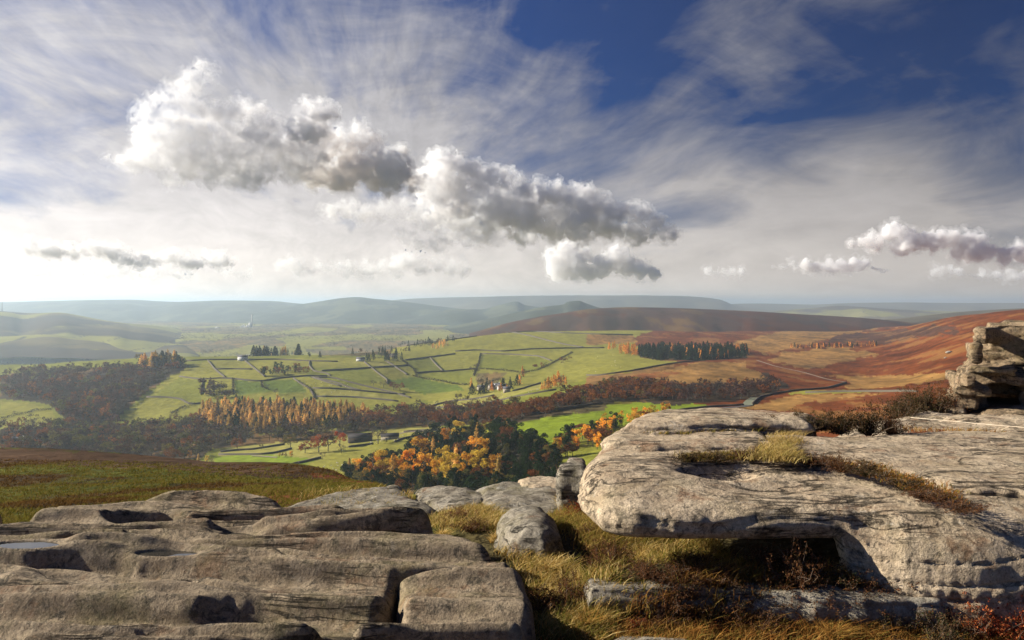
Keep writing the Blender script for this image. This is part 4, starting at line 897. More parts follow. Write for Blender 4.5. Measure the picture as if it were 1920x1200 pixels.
# ---------- trees ----------
def leaf_mat(name, trans=.35, rnd=.35):
    t = NT(name); a = t.n('VertexColor', layer_name='col'); oi = t.n('ObjectInfo')
    v = t.math('ADD', 1-rnd/2, t.math('MULTIPLY', oi.outputs['Random'], rnd))
    n = t.noise(t.n('NewGeometry').outputs['Position'], .5, 3, .6)
    v = t.math('MULTIPLY', v, t.math('ADD', .75, t.math('MULTIPLY', n, .5)))
    sc = t.n('VectorMath', operation='SCALE'); t.l(a.outputs[0], sc.inputs[0]); t.l(v, sc.inputs['Scale'])
    d = t.n('BsdfDiffuse'); t.l(sc.outputs[0], d.inputs[0]); tr = t.n('BsdfTranslucent'); t.l(sc.outputs[0], tr.inputs[0])
    m = t.n('MixShader'); m.inputs[0].default_value = trans; t.l(d.outputs[0], m.inputs[1]); t.l(tr.outputs[0], m.inputs[2])
    t.l(m.outputs[0], t.out.inputs[0]); return t.m
def cards(cen, size, r0, col, jit=.25, up=0.0):
    """one small bent leaf spray (two triangles) at each centre"""
    n = len(cen)
    a = r0.normal(size=(n, 3)); a[:, 2] += up; a /= np.linalg.norm(a, axis=1)[:, None]
    b = np.cross(a, r0.normal(size=(n, 3))); b /= np.linalg.norm(b, axis=1)[:, None]
    s = (size*r0.uniform(.6, 1.3, n))[:, None] if np.ndim(size) else (size*r0.uniform(.6, 1.3, n))[:, None]
    c = np.cross(a, b)
    V = np.stack([cen-a*s, cen-b*s*.6+c*s*.25, cen+a*s, cen+b*s*.6+c*s*.25], 1).reshape(-1, 3)
    i = np.arange(n)*4
    f = np.concatenate([np.stack([i, i+1, i+2], 1), np.stack([i, i+2, i+3], 1)])
    cc = np.repeat(col*(1+r0.uniform(-jit, jit, (n, 1))), 4, axis=0)
    return V, f, cc
def crown_points(kind, n, r0):
    if kind == 'larch':      # upright open cone of layered branches
        z = r0.beta(1.15, 1.5, n); ph = r0.uniform(0, 2*pi, n)
        rad = (1-z)**.8*.22+.012; lay = .72+.28*np.sin(z*38+np.sin(ph*3)*1.5)
        k = r0.uniform(.25, 1, n)**.6*rad*lay*(1+.25*np.sin(ph*5+z*9))
        return np.stack([np.cos(ph)*k, np.sin(ph)*k, .10+z*.90-.25*k], 1), .034
    if kind == 'pine':       # broad rounded clumps
        cs = [(r0.normal()*.11, r0.normal()*.11, h, .13*(1.25-h)+.05) for h in np.linspace(.28, .88, 12)]
    elif kind == 'spruce':
        z = r0.beta(1.1, 1.4, n); ph = r0.uniform(0, 2*pi, n); k = ((1-z)**.9*.20+.012)*r0.uniform(.4, 1, n)**.5*(1+.2*np.sin(ph*6+z*20))
        return np.stack([np.cos(ph)*k, np.sin(ph)*k, .06+z*.94-.3*k], 1), .034
    elif kind == 'golden':   # full billowing golden crown, taller than wide
        cs = []
        for q in range(17):
            h = r0.uniform(.22, .93); w = .24*math.sin(pi*min(1, (1.08-h)/.95))**.7; p = r0.uniform(0, 2*pi)
            cs.append((math.cos(p)*w*.75, math.sin(p)*w*.75, h, r0.uniform(.07, .13)))
    else:                    # broadleaf dome
        cs = []
        for q in range(16):
            h = r0.uniform(.34, .86); w = .40*math.sqrt(max(.02, 1-((h-.5)/.45)**2)); p = r0.uniform(0, 2*pi)
            cs.append((math.cos(p)*w*.78, math.sin(p)*w*.78, h, r0.uniform(.09, .16)))
    cs = np.array(cs); k = r0.randint(0, len(cs), n)
    d = r0.normal(size=(n, 3)); d /= np.linalg.norm(d, axis=1)[:, None]; d[:, 2] = d[:, 2]*.8+.1
    rr = r0.uniform(.45, 1, n)**.5
    return cs[k, :3]+d*(cs[k, 3]*rr)[:, None], .040
TREE_COL = {'larch': [(.62, .30, .055), (.50, .22, .045), (.70, .38, .08)], 'golden': [(.75, .40, .05), (.62, .27, .03), (.60, .42, .06)],
            'pine': [(.020, .036, .015), (.030, .050, .018)], 'spruce': [(.016, .030, .016), (.026, .042, .016)],
            'rust': [(.19, .07, .024), (.23, .09, .027), (.13, .06, .026)], 'bare': [(.070, .053, .040), (.095, .072, .052), (.058, .048, .040)],
            'olive': [(.16, .13, .04), (.12, .11, .035)], 'red': [(.34, .075, .02), (.26, .05, .025)], 'plum': [(.075, .043, .034), (.10, .052, .038)],
            'tawny': [(.70, .46, .14), (.60, .38, .11), (.46, .31, .09)]}
SHAPE = {'larch': 'larch', 'golden': 'golden', 'pine': 'pine', 'spruce': 'spruce', 'tawny': 'larch'}
WORDS = {'larch': 'larch', 'golden': 'larch', 'pine': 'pine', 'spruce': 'spruce', 'rust': 'broadleaf', 'bare': 'broadleaf', 'olive': 'broadleaf', 'red': 'broadleaf', 'plum': 'broadleaf', 'tawny': 'larch'}
def trunk_data(kind, r0, full=True):
    mb = MB(); top = .95 if SHAPE.get(kind) in ('larch', 'spruce', 'pine') else .6
    w = .018 if kind in ('larch', 'spruce') else .026
    lean = r0.uniform(-.03, .03, 2)
    mb.tube([(0, 0, -.06), (lean[0]*.4, lean[1]*.4, top*.4), (lean[0], lean[1], top)], [w, w*.7, w*.15], 5, cap=False)
    if SHAPE.get(kind) not in ('larch', 'spruce'):
        for q in range(7 if full else 4):
            h = r0.uniform(.22, .6); p = r0.uniform(0, 2*pi); L = r0.uniform(.18, .34)
            mb.tube([(0, 0, h), (math.cos(p)*L*.5, math.sin(p)*L*.5, h+L*.35), (math.cos(p)*L, math.sin(p)*L, h+L*.9)], [w*.5, w*.33, w*.08], 4, cap=False)
    return np.concatenate(mb.v), np.array(mb.f4)
class TreeKit:
    def __init__(s):
        s.leaf = leaf_mat('autumn_foliage', .35, .55); s.dark = leaf_mat('evergreen_foliage', .1, .25)
        bm = NT('bark'); p = bm.n('NewGeometry').outputs['Position']
        bm.bsdf(bm.mix(bm.noise(p, 3, 4), (.05, .04, .03), (.12, .10, .08)), .95); s.bark = bm.m
        s.bank = {}
    def mat(s, kind): return s.dark if kind in ('pine', 'spruce') else s.leaf
    def get(s, kind, lod, v):
        key = (kind, lod, v)
        if key in s.bank: return s.bank[key]
        r0 = np.random.RandomState(hash((len(kind), ord(kind[0]), lod, v)) % 9999)
        n = {0: 1500, 1: 420, 2: 150}[lod]
        if kind == 'bare': n = int(n*.8)
        pts, sz = crown_points(SHAPE.get(kind, 'dome'), n, r0)
        sz *= {0: .62, 1: 1.05, 2: 1.7}[lod]
        if kind in ('bare',): sz *= .7
        col = np.array(TREE_COL[kind][v % len(TREE_COL[kind])])
        cl = fbm(pts[:, 0]*7+v, pts[:, 1]*7, pts[:, 2]*7, o=2, seed=v)[:, None]
        cc = col*(1+.35*cl)
        V, f, c = cards(pts, sz, r0, cc, .28)
        tv, tf = trunk_data(kind, r0, lod < 2)
        s.bank[key] = dict(V=V, f=f, c=c, tv=tv, tf=tf, me={}); return s.bank[key]
    def meshes(s, kind, lod, v):
        b = s.get(kind, lod, v)
        if 'crown' not in b['me']:
            b['me']['crown'] = mkmesh('crown', b['V'], b['f'], cols=b['c'], mats=[s.mat(kind)])
            b['me']['trunk'] = mkmesh('trunk', b['tv'], b['tf'], mats=[s.bark])
            V = np.concatenate([b['V'], b['tv']]); n = len(b['V'])
            c = np.concatenate([b['c'], np.tile((.07, .055, .045), (len(b['tv']), 1))])
            b['me']['whole'] = mkmesh('tree', V, [b['f'], b['tf']+n], cols=c, mats=[s.mat(kind)])
        return b['me']
def rand_in(poly, n, r0):
    pl = np.array(poly, float); out = []
    lo, hi = pl.min(0), pl.max(0)
    while len(out) < n:
        q = r0.uniform(lo, hi, (n*3+20, 2)); q = q[inpoly(q[:, 0], q[:, 1], pl)]; out += list(q)
    return out[:n]
NEARW = [  # the nearer wood: pines with golden larches standing in it; (x, foot y) given one by one for the golden ones
 [(738, 915, 60), (760, 915, 45), (700, 905, 52), (668, 900, 40), (655, 895, 34), (718, 905, 56), (795, 905, 55), (830, 905, 62), (855, 905, 66), (845, 915, 60), (875, 905, 56), (900, 905, 58), (930, 900, 48), (935, 912, 52), (785, 880, 58), (812, 862, 40), (832, 850, 46), (860, 838, 44), (895, 835, 40), (890, 866, 46), (905, 872, 50), (950, 828, 34), (745, 905, 50), (690, 912, 34), (960, 905, 30), (820, 912, 50), (770, 905, 60)],
]
def make_trees():
    kit = TreeKit(); r0 = np.random.RandomState(42)
    T = []       # (size in px, kind, place, height, words)
    for wd, poly, d0, d1, n, mixk, h in WOODS:
        kinds = [k for k, s in mixk]; pr = np.array([s for k, s in mixk], float); pr /= pr.sum()
        for (px, py) in rand_in(poly, n, r0):
            p = pick(px, py, d0, d1); kd = kinds[r0.choice(len(kinds), p=pr)]
            hh = h*r0.uniform(.6, 1.25)*(1.12 if kd in ('tawny', 'larch', 'spruce') else 1)
            T.append([hh/p[1]*F, kd, p, hh, wd])
    # the near wood
    for (px, py) in rand_in(NEARPOLY, 290, r0):
        p = pick(px, py, 280, 900); kd = 'pine' if r0.rand() < .78 else ('olive' if r0.rand() < .6 else 'rust')
        T.append([0, kd, p, p[1]*r0.uniform(28, 44)/F, 'in the dark wood below the edge']); T[-1][0] = T[-1][3]/p[1]*F
    for px, py, h in NEARW[0]:
        p = pick(px, py, 280, 900); T.append([h, 'golden' if r0.rand() < .75 else 'tawny', p, p[1]*h*1.1/F, 'standing golden in the dark wood below the edge'])
    # single trees, each with its own description
    SING = [
     (445, 843, 22, 'rust', 'round yellow-brown tree alone in the pale strip field'), (490, 843, 11, 'olive', 'small round tree in the middle of the strip field'),
     (545, 842, 32, 'olive', 'dark green tree left of the red trees by the fields'), (572, 850, 26, 'red', 'deep red tree in front of the red clump'),
     (598, 848, 36, 'red', 'tall dark red tree in the clump beside the barn'), (615, 846, 34, 'plum', 'dark plum-coloured tree beside the big red one'),
     (637, 838, 32, 'red', 'big bright orange-red tree touching the long barn'), (640, 850, 20, 'bare', 'low dull tree under the bright orange-red tree'),
     (546, 857, 13, 'golden', 'small bright yellow tree in front of the dark green tree'), (524, 858, 10, 'golden', 'low orange bush beside the small yellow tree'), (533, 858, 10, 'rust', 'low rusty bush beside the small yellow tree'),
     (605, 862, 15, 'bare', 'bare tree at the bend of the field wall'), (709, 832, 42, 'bare', 'tall bare tree standing between the two barns'), (722, 832, 9, 'olive', 'small round bush at the foot of the tall bare tree'),
     (810, 806, 17, 'olive', 'yellow-green round tree at the edge of the russet wood'), (738, 732, 18, 'rust', 'left one of two round brown trees in the middle field'),
     (750, 733, 17, 'rust', 'right one of two round brown trees in the middle field'), (700, 725, 14, 'bare', 'left bare tree on the field wall'), (719, 727, 14, 'bare', 'right bare tree on the field wall'),
     (516, 740, 12, 'bare', 'lone bare tree above the larch plantation'), (502, 728, 9, 'bare', 'small bare tree by the wall above the lone bare tree'),
     (890, 705, 26, 'bare', 'tall thin bare tree beside the wall above the hamlet'), (885, 740, 22, 'spruce', 'dark conifer at the left end of the hamlet'), (904, 738, 20, 'spruce', 'narrow dark conifer in the hamlet'), (943, 730, 22, 'spruce', 'dark conifer behind the hamlet houses'), (957, 730, 18, 'spruce', 'bushy dark conifer right of the hamlet'),
     (1080, 838, 36, 'golden', 'bright orange tree standing alone left of the huge block'), (1050, 838, 28, 'pine', 'dark pine left of the bright orange tree'),
     (355, 862, 18, 'golden', 'low orange tree behind the brow of the near moor'), (372, 866, 16, 'tawny', 'pale orange tree behind the brow of the near moor'), (388, 868, 14, 'golden', 'small golden tree right behind the moor brow'), (397, 870, 10, 'olive', 'dull olive bush at the right end of the orange trees'),
     (240, 866, 16, 'rust', 'rounded rust-brown tree just over the brow'), (62, 800, 26, 'bare', 'tall bare tree in the left valley field'), (40, 796, 16, 'rust', 'brown tree below the left valley field'), (27, 778, 9, 'bare', 'small hedge tree in the left valley field'),
     (628, 650, 9, 'bare', 'lone round tree on the far shoulder'), (618, 652, 7, 'bare', 'smaller tree left of the lone tree on the far shoulder'), (600, 670, 12, 'spruce', 'dark pointed conifer by the crest farm'), (580, 670, 10, 'pine', 'dark clump of pine by the crest farm'),
     (430, 812, 14, 'larch', 'single orange larch below the plantation'), (507, 808, 18, 'larch', 'bright orange larch in front of the plantation foot'),
     (1700, 602, 4, 'bare', 'tiny bare tree on the red slope'), (1770, 735, 9, 'olive', 'pale bush on the slope left of the tor'), (1695, 733, 9, 'olive', 'grey-green bush on the red moor by the wall'), (1683, 733, 7, 'olive', 'smaller grey-green bush on the red moor'),
    ]
    S = []
    for px, py, h, kd, lab in SING:
        p = pick(px, py, 280); S.append((h, kd, p, p[1]*h/F, lab))
    def place(kd, p, hh, label, group, sizepx):
        lod = 0 if sizepx > 30 else 1
        me = kit.meshes(kd, lod, r0.randint(4)); w = WORDS[kd]
        rz = r0.uniform(0, 6.28); wid = r0.uniform(.9, 1.25)*(1.1 if kd in ('rust', 'bare', 'plum') else 1.45 if kd in ('tawny', 'larch', 'spruce') and sizepx < 30 else 1)
        nm = w+'_tree'
        if True:
            e = empty(nm, tuple(p), rz, label, 'tree', group); e.scale = (hh*wid, hh*wid, hh)
            link('crown', me['crown'], e); link('trunk', me['trunk'], e)
        else:
            e = link(nm, me['whole'], None, tuple(p), rz, (hh*wid, hh*wid, hh)); tag(e, label, 'tree', group)
    for s in S: place(s[1], s[2], s[3], s[4], None, s[0])
    CW = {'larch': 'orange larch', 'golden': 'bright golden larch', 'tawny': 'tawny gold larch', 'pine': 'dark green pine', 'spruce': 'dark spruce', 'rust': 'rust-brown leafy tree', 'bare': 'grey-brown leafless tree', 'olive': 'olive green leafy tree', 'red': 'red tree', 'plum': 'purple-brown tree'}
    T.sort(key=lambda q: -q[0])
    left = {}; cnt = {}
    LIM = {'larch': 290, 'pine': 230, 'spruce': 160, 'broadleaf': 280}
    for q in T:
        w = WORDS[q[1]]
        if cnt.get(w, 0) < LIM[w]:
            cnt[w] = cnt.get(w, 0)+1
            place(q[1], q[2], q[3], '%s %s' % (CW[q[1]], q[4]), 'trees %s, %s' % (q[4], CW[q[1]]), q[0])
        else: left.setdefault('x', []).append(q)
    # the rest of the woods as one mass
    V = []; Fc = []; Cc = []; n = 0
    for q in left['x']:
        b = kit.get(q[1], 2, r0.randint(4)); a = r0.uniform(0, 6.28); ca, sa = math.cos(a), math.sin(a); w = r0.uniform(.9, 1.25)
        R = np.array([[ca, -sa, 0], [sa, ca, 0], [0, 0, 1]])*np.array([w, w, 1])
        V.append((b['V'] @ R.T)*q[3]+q[2]); Fc.append(b['f']+n); n += len(b['V']); Cc.append(b['c']*r0.uniform(.8, 1.2))
    me = mkmesh('distant_woodland', np.concatenate(V), np.concatenate(Fc), cols=np.concatenate(Cc), mats=[kit.leaf])
    o = link('distant_woodland', me); tag(o, 'mass of small trees filling the far woods', 'woodland', kind='stuff')
    print('trees', len(T), cnt, 'rest', len(left['x']))
    # scrub, hedges and far valley woods
    V = []; Fc = []; Cc = []; n = 0
    pts = []
    for q in range(5200):
        px = r0.uniform(0, 1000); d = math.exp(r0.uniform(math.log(2600), math.log(8500))); X = (px-CX)/F*d
        v = fbm(np.array([X/420.]), np.array([d/900.]), o=3, seed=91)[0]
        if v < -.02 and r0.rand() > .12: continue
        pts.append((X, d, float(ground_z(X, d)[0])))
    for p in pts:
        kd = ['bare', 'plum', 'olive', 'bare'][r0.randint(4)]; b = kit.get(kd, 2, r0.randint(4))
        k = r0.randint(0, 40, 40); sel = np.concatenate([np.arange(4)+4*j for j in k])
        hh = r0.uniform(11, 20)
        V.append((b['V'][sel]*np.array((2.6, 1.4, 1))-np.array((0, 0, .25)))*hh+np.array(p))
        m = len(k); i = np.arange(m)*4+n; Fc.append(np.concatenate([np.stack([i, i+1, i+2], 1), np.stack([i, i+2, i+3], 1)])); n += 4*m; Cc.append(b['c'][sel])
    me = mkmesh('valley_woodland', np.concatenate(V), np.concatenate(Fc), cols=np.concatenate(Cc), mats=[kit.leaf])
    o = link('valley_woodland', me); tag(o, 'hazy scattered woods and hedges on the far valley floor', 'woodland', kind='stuff')
    return kit
# ---------- walls, hedges, tracks, buildings, sheep ----------
WALLS = [
 ('W', 'crest wall along the skyline of the green hill, left part', ZA((1045,412),(1170,405),(1370,405),(1560,403),(1735,412),(1900,416)), 1200, 2400),
 ('W', 'faint wall running down from the crest on the left', ZA((1170,410),(1210,460),(1270,508)), 1200, 2400),
 ('W', 'short level wall across the upper left field', ZA((1205,458),(1310,457),(1420,459)), 1200, 2400),
 ('W', 'diagonal wall falling right from the crest above the copse', ZA((1375,408),(1440,460),(1490,500)), 1200, 2400),
 ('W', 'long wall curving across the middle of the left fields', ZA((1010,500),(1130,515),(1160,515),(1230,508),(1310,512),(1400,522),(1470,527),(1560,510),(1640,503),(1740,495),(1840,497)), 1100, 2400),
 ('H', 'thick straight hedge dropping between two dark green fields', ZA((1312,514),(1312,560),(1312,603)), 1100, 2400),
 ('H', 'short hedge below the dark copse', ZA((1470,527),(1475,560),(1520,575)), 1100, 2400),
 ('W', 'wall falling right to the larch plantation', ZA((1650,510),(1700,545),(1740,565),(1760,600),(1770,625)), 1000, 2400),
 ('W', 'upper of two thin walls right of the plantation', ZA((1760,505),(1850,535),(1920,555)), 1100, 2400),
 ('W', 'uneven wall with bushes across the lower left field', ZA((825,615),(950,617),(1020,628),(1055,650),(1090,655),(1130,650)), 900, 2200),
 ('H', 'bushy hedge curling down the lower left field', ZA((1090,655),(1040,672),(1000,690),(960,715)), 900, 2200),
 ('W', 'wall above the shed at the crest', ZA((1740,412),(1740,440),(1765,470),(1830,480),(1860,495)), 1200, 2400),
 ('H', 'hedge across the small valley field at the far left', ZA((0,742),(60,725),(100,715),(150,705),(200,690),(290,685)), 800, 1700),
 ('W', 'wall at the left side of the brown copse', ZA((1140,515),(1135,560),(1130,600)), 1000, 2200),
 ('W', 'upper wall of the pale strip field', ZA((1240,925),(1330,915),(1420,910),(1560,888),(1600,882)), 600, 1300),
 ('W', 'lower wall of the pale strip field', ZA((1230,940),(1330,940),(1490,938),(1570,925),(1640,905)), 600, 1300),
 ('W', 'straight dark wall running up between the bright field and the pasture', ZA((1560,1018),(1680,985),(1750,970),(1805,958)), 500, 1300),
 ('W', 'level wall below the crest farm', ZB((130,468),(400,450),(520,443),(620,435)), 1200, 2600),
 ('W', 'long diagonal wall right of the crest farm', ZB((370,418),(440,475),(500,520),(497,540)), 1200, 2600),
 ('W', 'thin diagonal wall between two upper fields', ZB((490,412),(560,455),(610,490)), 1200, 2600),
 ('H', 'curved hedge right of the thin diagonal wall', ZB((580,405),(650,460),(665,495)), 1200, 2600),
 ('W', 'wall climbing gently to the knoll foot', ZB((600,407),(700,395),(800,382),(880,372)), 1200, 2600),
 ('W', 'diagonal wall in the upper middle field', ZB((740,395),(780,440),(812,470)), 1200, 2600),
 ('W', 'level wall crossing the middle fields', ZB((660,480),(740,473),(830,470),(1000,455)), 1200, 2600),
 ('H', 'thick dark hedge sweeping through the middle fields', ZB((640,495),(700,510),(800,525),(900,545),(965,546)), 1100, 2600),
 ('H', 'tall dark hedge descending toward the hamlet', ZB((1025,370),(1015,420),(1000,465),(985,495)), 1100, 2600),
 ('W', 'long dark wall along the foot of the grassy knoll', ZB((880,358),(1000,350),(1150,358),(1300,345),(1500,340),(1720,338)), 1300, 2900),
 ('W', 'wall above the broad field right of the tall hedge', ZB((1030,372),(1200,375),(1350,385),(1420,410)), 1200, 2900),
 ('H', 'dark overgrown hedge climbing the gully', ZB((1010,455),(1150,465),(1270,478),(1340,465),(1380,448),(1420,430),(1480,395),(1540,365)), 1200, 2900),
 ('W', 'lowest but one wall on the left of the striped fields', ZB((80,565),(200,567),(350,580),(500,594),(600,600)), 1000, 2400),
 ('W', 'upper slanting wall of the striped fields', ZB((100,510),(200,530),(280,560),(350,580)), 1100, 2400),
 ('W', 'middle slanting wall of the striped fields', ZB((70,505),(190,505),(300,535),(400,560),(530,590),(630,620)), 1100, 2400),
 ('H', 'hedge bounding the striped fields on the left', ZB((0,530),(50,560),(80,590),(90,625)), 1000, 2400),
 ('W', 'lowest wall of the striped fields', ZB((100,612),(300,615),(480,630),(560,640)), 1000, 2400),
 ('W', 'curving wall below the hamlet gardens', ZB((750,665),(850,640),(1000,625),(1100,605)), 900, 2200),
 ('W', 'short straight wall right of the hamlet', ZB((1205,582),(1260,568),(1300,555),(1360,537)), 900, 2200),
 ('W', 'long straight diagonal wall below the hamlet', ZB((930,675),(1020,658),(1100,640),(1200,618),(1300,600),(1350,590),(1450,575)), 800, 2200),
 ('W', 'level wall along the lower edge of the hamlet fields', ZB((770,675),(860,673),(940,675)), 800, 2200),
 ('W', 'wall meeting the russet wood', ZB((1080,670),(1170,662),(1250,655),(1360,631)), 800, 2200),
 ('W', 'wall between the two barns and the big pasture', ZB((280,897),(340,890),(420,878)), 600, 1300),
 ('W', 'dark wall running right from the small barn', ZB((540,868),(580,852),(640,838),(700,828),(735,822)), 600, 1400),
 ('W', 'wall bending from the bare tree to the pasture corner', ZB((0,988),(60,974),(120,958)), 500, 1300),
 ('W', 'thin wall along the track above the barns', ZB((590,812),(650,806),(750,802),(860,797)), 600, 1500),
 ('W', 'wall along the brow of the pale moor pasture', ZC((0,385),(60,385),(120,375),(200,365),(330,340),(430,325),(492,322)), 600, 2600),
 ('W', 'faint wall over the top of the knoll', ZB((1160,240),(1300,270),(1400,296),(1500,320),(1600,335)), 1500, 3200),
 ('W', 'upper boundary wall of the straw field on the knoll', ZB((1190,238),(1350,246),(1500,255),(1700,262),(1880,266)), 1500, 3600),
 ('W', 'far thin wall on the shoulder', ZB((610,295),(750,280),(900,265),(1000,262)), 1500, 3600),
 ('W', 'dark wall following the moor road', ZC((322,560),(380,545),(450,533),(520,526),(600,520),(690,516)), 350, 1500),
 ('W', 'dark wall curving along the road past the pale bend', ZC((728,512),(745,495),(765,480),(850,462),(920,452),(1000,447),(1060,440),(1140,418)), 350, 2500),
 ('W', 'thin level wall above the straw strip on the moor', ZC((960,462),(1100,457),(1250,456),(1450,456)), 350, 2500),
 ('W', 'dark hedge-like wall at the top of the bright green field', [(935,784),(985,780),(1040,770),(1090,762),(1130,757)], 400, 1100),
 ('W', 'dark wall in the gap below the bright field', [(1025,835),(1022,845),(1026,858)], 300, 900),
 ('W', 'wall at the lower right rim of the bright field', [(1060,806),(1085,800),(1120,798)], 300, 900),
]
def resample(pts, n):
    p = np.array(pts, float); s = np.concatenate([[0], np.cumsum(np.hypot(*np.diff(p, axis=0).T))])
    t = np.linspace(0, s[-1], n); return np.stack([np.interp(t, s, p[:, i]) for i in range(p.shape[1])], 1)
def make_walls(kit):
    wm = NT('dry_stone'); g = wm.n('NewGeometry'); n = wm.noise(g.outputs['Position'], 1.2, 5, .7)
    wm.bsdf(wm.mix(n, (.045, .038, .026), (.15, .125, .09)), .95)
    r0 = np.random.RandomState(5)
    for typ, lab, pts, d0, d1 in WALLS:
        P3 = np.array([pick(x, y, d0, d1) for x, y in resample(pts, max(6, int(len(pts)*4)))])
        L = np.hypot(*np.diff(P3[:, :2], axis=0).T).sum()
        # keep the line from jumping across hidden ground
        ok = [P3[0]]
        for q in P3[1:]:
            if abs(q[1]-ok[-1][1]) < 260: ok.append(q)
        P3 = resample(np.array(ok), max(12, int(L/14)))
        XY = P3[:, :2]; z = ground_z(XY[:, 0], XY[:, 1])
        dmed = np.median(P3[:, 1]); k = len(XY)
        tdir = np.gradient(XY, axis=0); tdir /= np.linalg.norm(tdir, axis=1)[:, None]; nrm = np.stack([-tdir[:, 1], tdir[:, 0]], 1)
        if typ == 'W':
            hgt = (1.1+dmed/1200)*(1+.14*fbm(XY[:, 0]/9, XY[:, 1]/9, seed=3)); wd = .5+dmed/2200  # oversized wall body: extra height and width stand in for its shadow line
            prof = [(-wd, -2.5), (-wd*.7, 1), (wd*.7, 1), (wd, -2.5)]
            V = []
            for a, b in prof:
                V.append(np.column_stack([XY+nrm*a, z+(hgt if b == 1 else b)]))
            V = np.stack(V, 1).reshape(-1, 3); f = []
            for i in range(k-1):
                for j in range(3): f.append((i*4+j, i*4+j+1, (i+1)*4+j+1, (i+1)*4+j))
            f += [(0, 3, 2, 1), ((k-1)*4, (k-1)*4+1, (k-1)*4+2, (k-1)*4+3)]
            c = V.mean(0); c[2] = z.mean()
            o = link('dry_stone_wall', mkmesh('dry_stone_wall', V-c, np.array(f), mats=[wm.m]), loc=tuple(c)); tag(o, lab, 'wall', 'walls between the fields')
        else:
            n = int(L*5.5); i = r0.uniform(0, k-1, n); a = i.astype(int); fr = (i-a)[:, None]; b = np.minimum(a+1, k-1)
            cen = XY[a]*(1-fr)+XY[b]*fr; zz = z[a]*(1-fr[:, 0])+z[b]*fr[:, 0]
            hh = 3.2+1.5*fbm(cen[:, 0]/14, cen[:, 1]/14, seed=8)
            pts3 = np.column_stack([cen+r0.normal(size=(n, 2))*1.0, zz+r0.uniform(0, 1, n)*hh])
            V, f, cc = cards(pts3, .75, r0, np.tile((.06, .055, .03), (n, 1)), .4)
            c = V.mean(0); c[2] = z.mean()
            o = link('hedge', mkmesh('hedge', V-c, f, cols=cc, mats=[kit.leaf]), loc=tuple(c)); tag(o, lab, 'hedge', 'hedges between the fields')
def ribbon(name, lab, pts, d0, d1, width, mat, lift=.35, kind='structure'):
    P3 = np.array([pick(x, y, d0, d1) for x, y in resample(pts, 30)]); P3 = resample(P3, 90); XY = P3[:, :2]
    XY = np.stack([np.convolve(np.pad(XY[:, i], 3, mode='edge'), np.ones(7)/7, 'valid') for i in (0, 1)], 1)
    t = np.gradient(XY, axis=0); t /= np.linalg.norm(t, axis=1)[:, None]; nrm = np.stack([-t[:, 1], t[:, 0]], 1)
    V = []
    for a in (-.5, -.17, .17, .5):
        q = XY+nrm*a*width; V.append(np.column_stack([q, ground_z(q[:, 0], q[:, 1])+lift]))
    V = np.stack(V, 1).reshape(-1, 3)
    o = link(name, mkmesh(name, V, grid_faces(len(XY), 4), mats=[mat])); tag(o, lab, kind=kind); return o
def house(name, lab, px, py, d0, L, Wd, H, R, rz, wall, roof, win=2, chim=True, d1=1e9, cat='house', group=None):
    p = pick(px, py, d0, d1); e = empty(name, tuple(p), rz, lab, cat, group)
    m = MB(); m.box((0, 0, H/2-1), (L, Wd, H+2))
    x, y = L/2, Wd/2
    m.add([(-x, -y, H), (-x, y, H), (-x, 0, H+R), (-x+.3, -y, H), (-x+.3, y, H), (-x+.3, 0, H+R)], [(0, 3, 5, 2), (1, 2, 5, 4)], [(0, 2, 1), (3, 4, 5)])
    m.add([(x, -y, H), (x, y, H), (x, 0, H+R), (x-.3, -y, H), (x-.3, y, H), (x-.3, 0, H+R)], [(0, 2, 5, 3), (1, 4, 5, 2)], [(0, 1, 2), (3, 5, 4)])
    m.build('wall', wall, e)
    r = MB(); o_ = .35
    sl = R/y
    for s in (-1, 1):
        a = np.array([(-x-o_, s*(y+o_), H-o_*sl), (x+o_, s*(y+o_), H-o_*sl), (x+o_, 0, H+R), (-x-o_, 0, H+R)]); b = a+np.array((0, 0, .22))
        r.add(np.vstack([a, b]), [(0, 1, 2, 3), (7, 6, 5, 4), (0, 4, 5, 1), (1, 5, 6, 2), (2, 6, 7, 3), (3, 7, 4, 0)])
    ro = r.build('roof', roof, e)
    if chim:
        c = MB(); c.box((x-.9, 0, H+R+.5), (.9, .9, 1.8)); c.box((x-.9, 0, H+R+1.5), (1.05, 1.05, .2)); c.build('chimney', wall, ro)
    for k in range(win):
        for s in (-1, 1):
            w = MB(); w.box((-x+L*(k+1)/(win+1), s*(y+.03), H*.55), (1.1, .1, 1.3)); w.build('window', DARKW, e)
    d = MB(); d.box((-x+L*.5/(win+1)+.6, -y-.04, 1.0), (1.0, .1, 2.1)); d.build('door', DARKW, e)
    return e
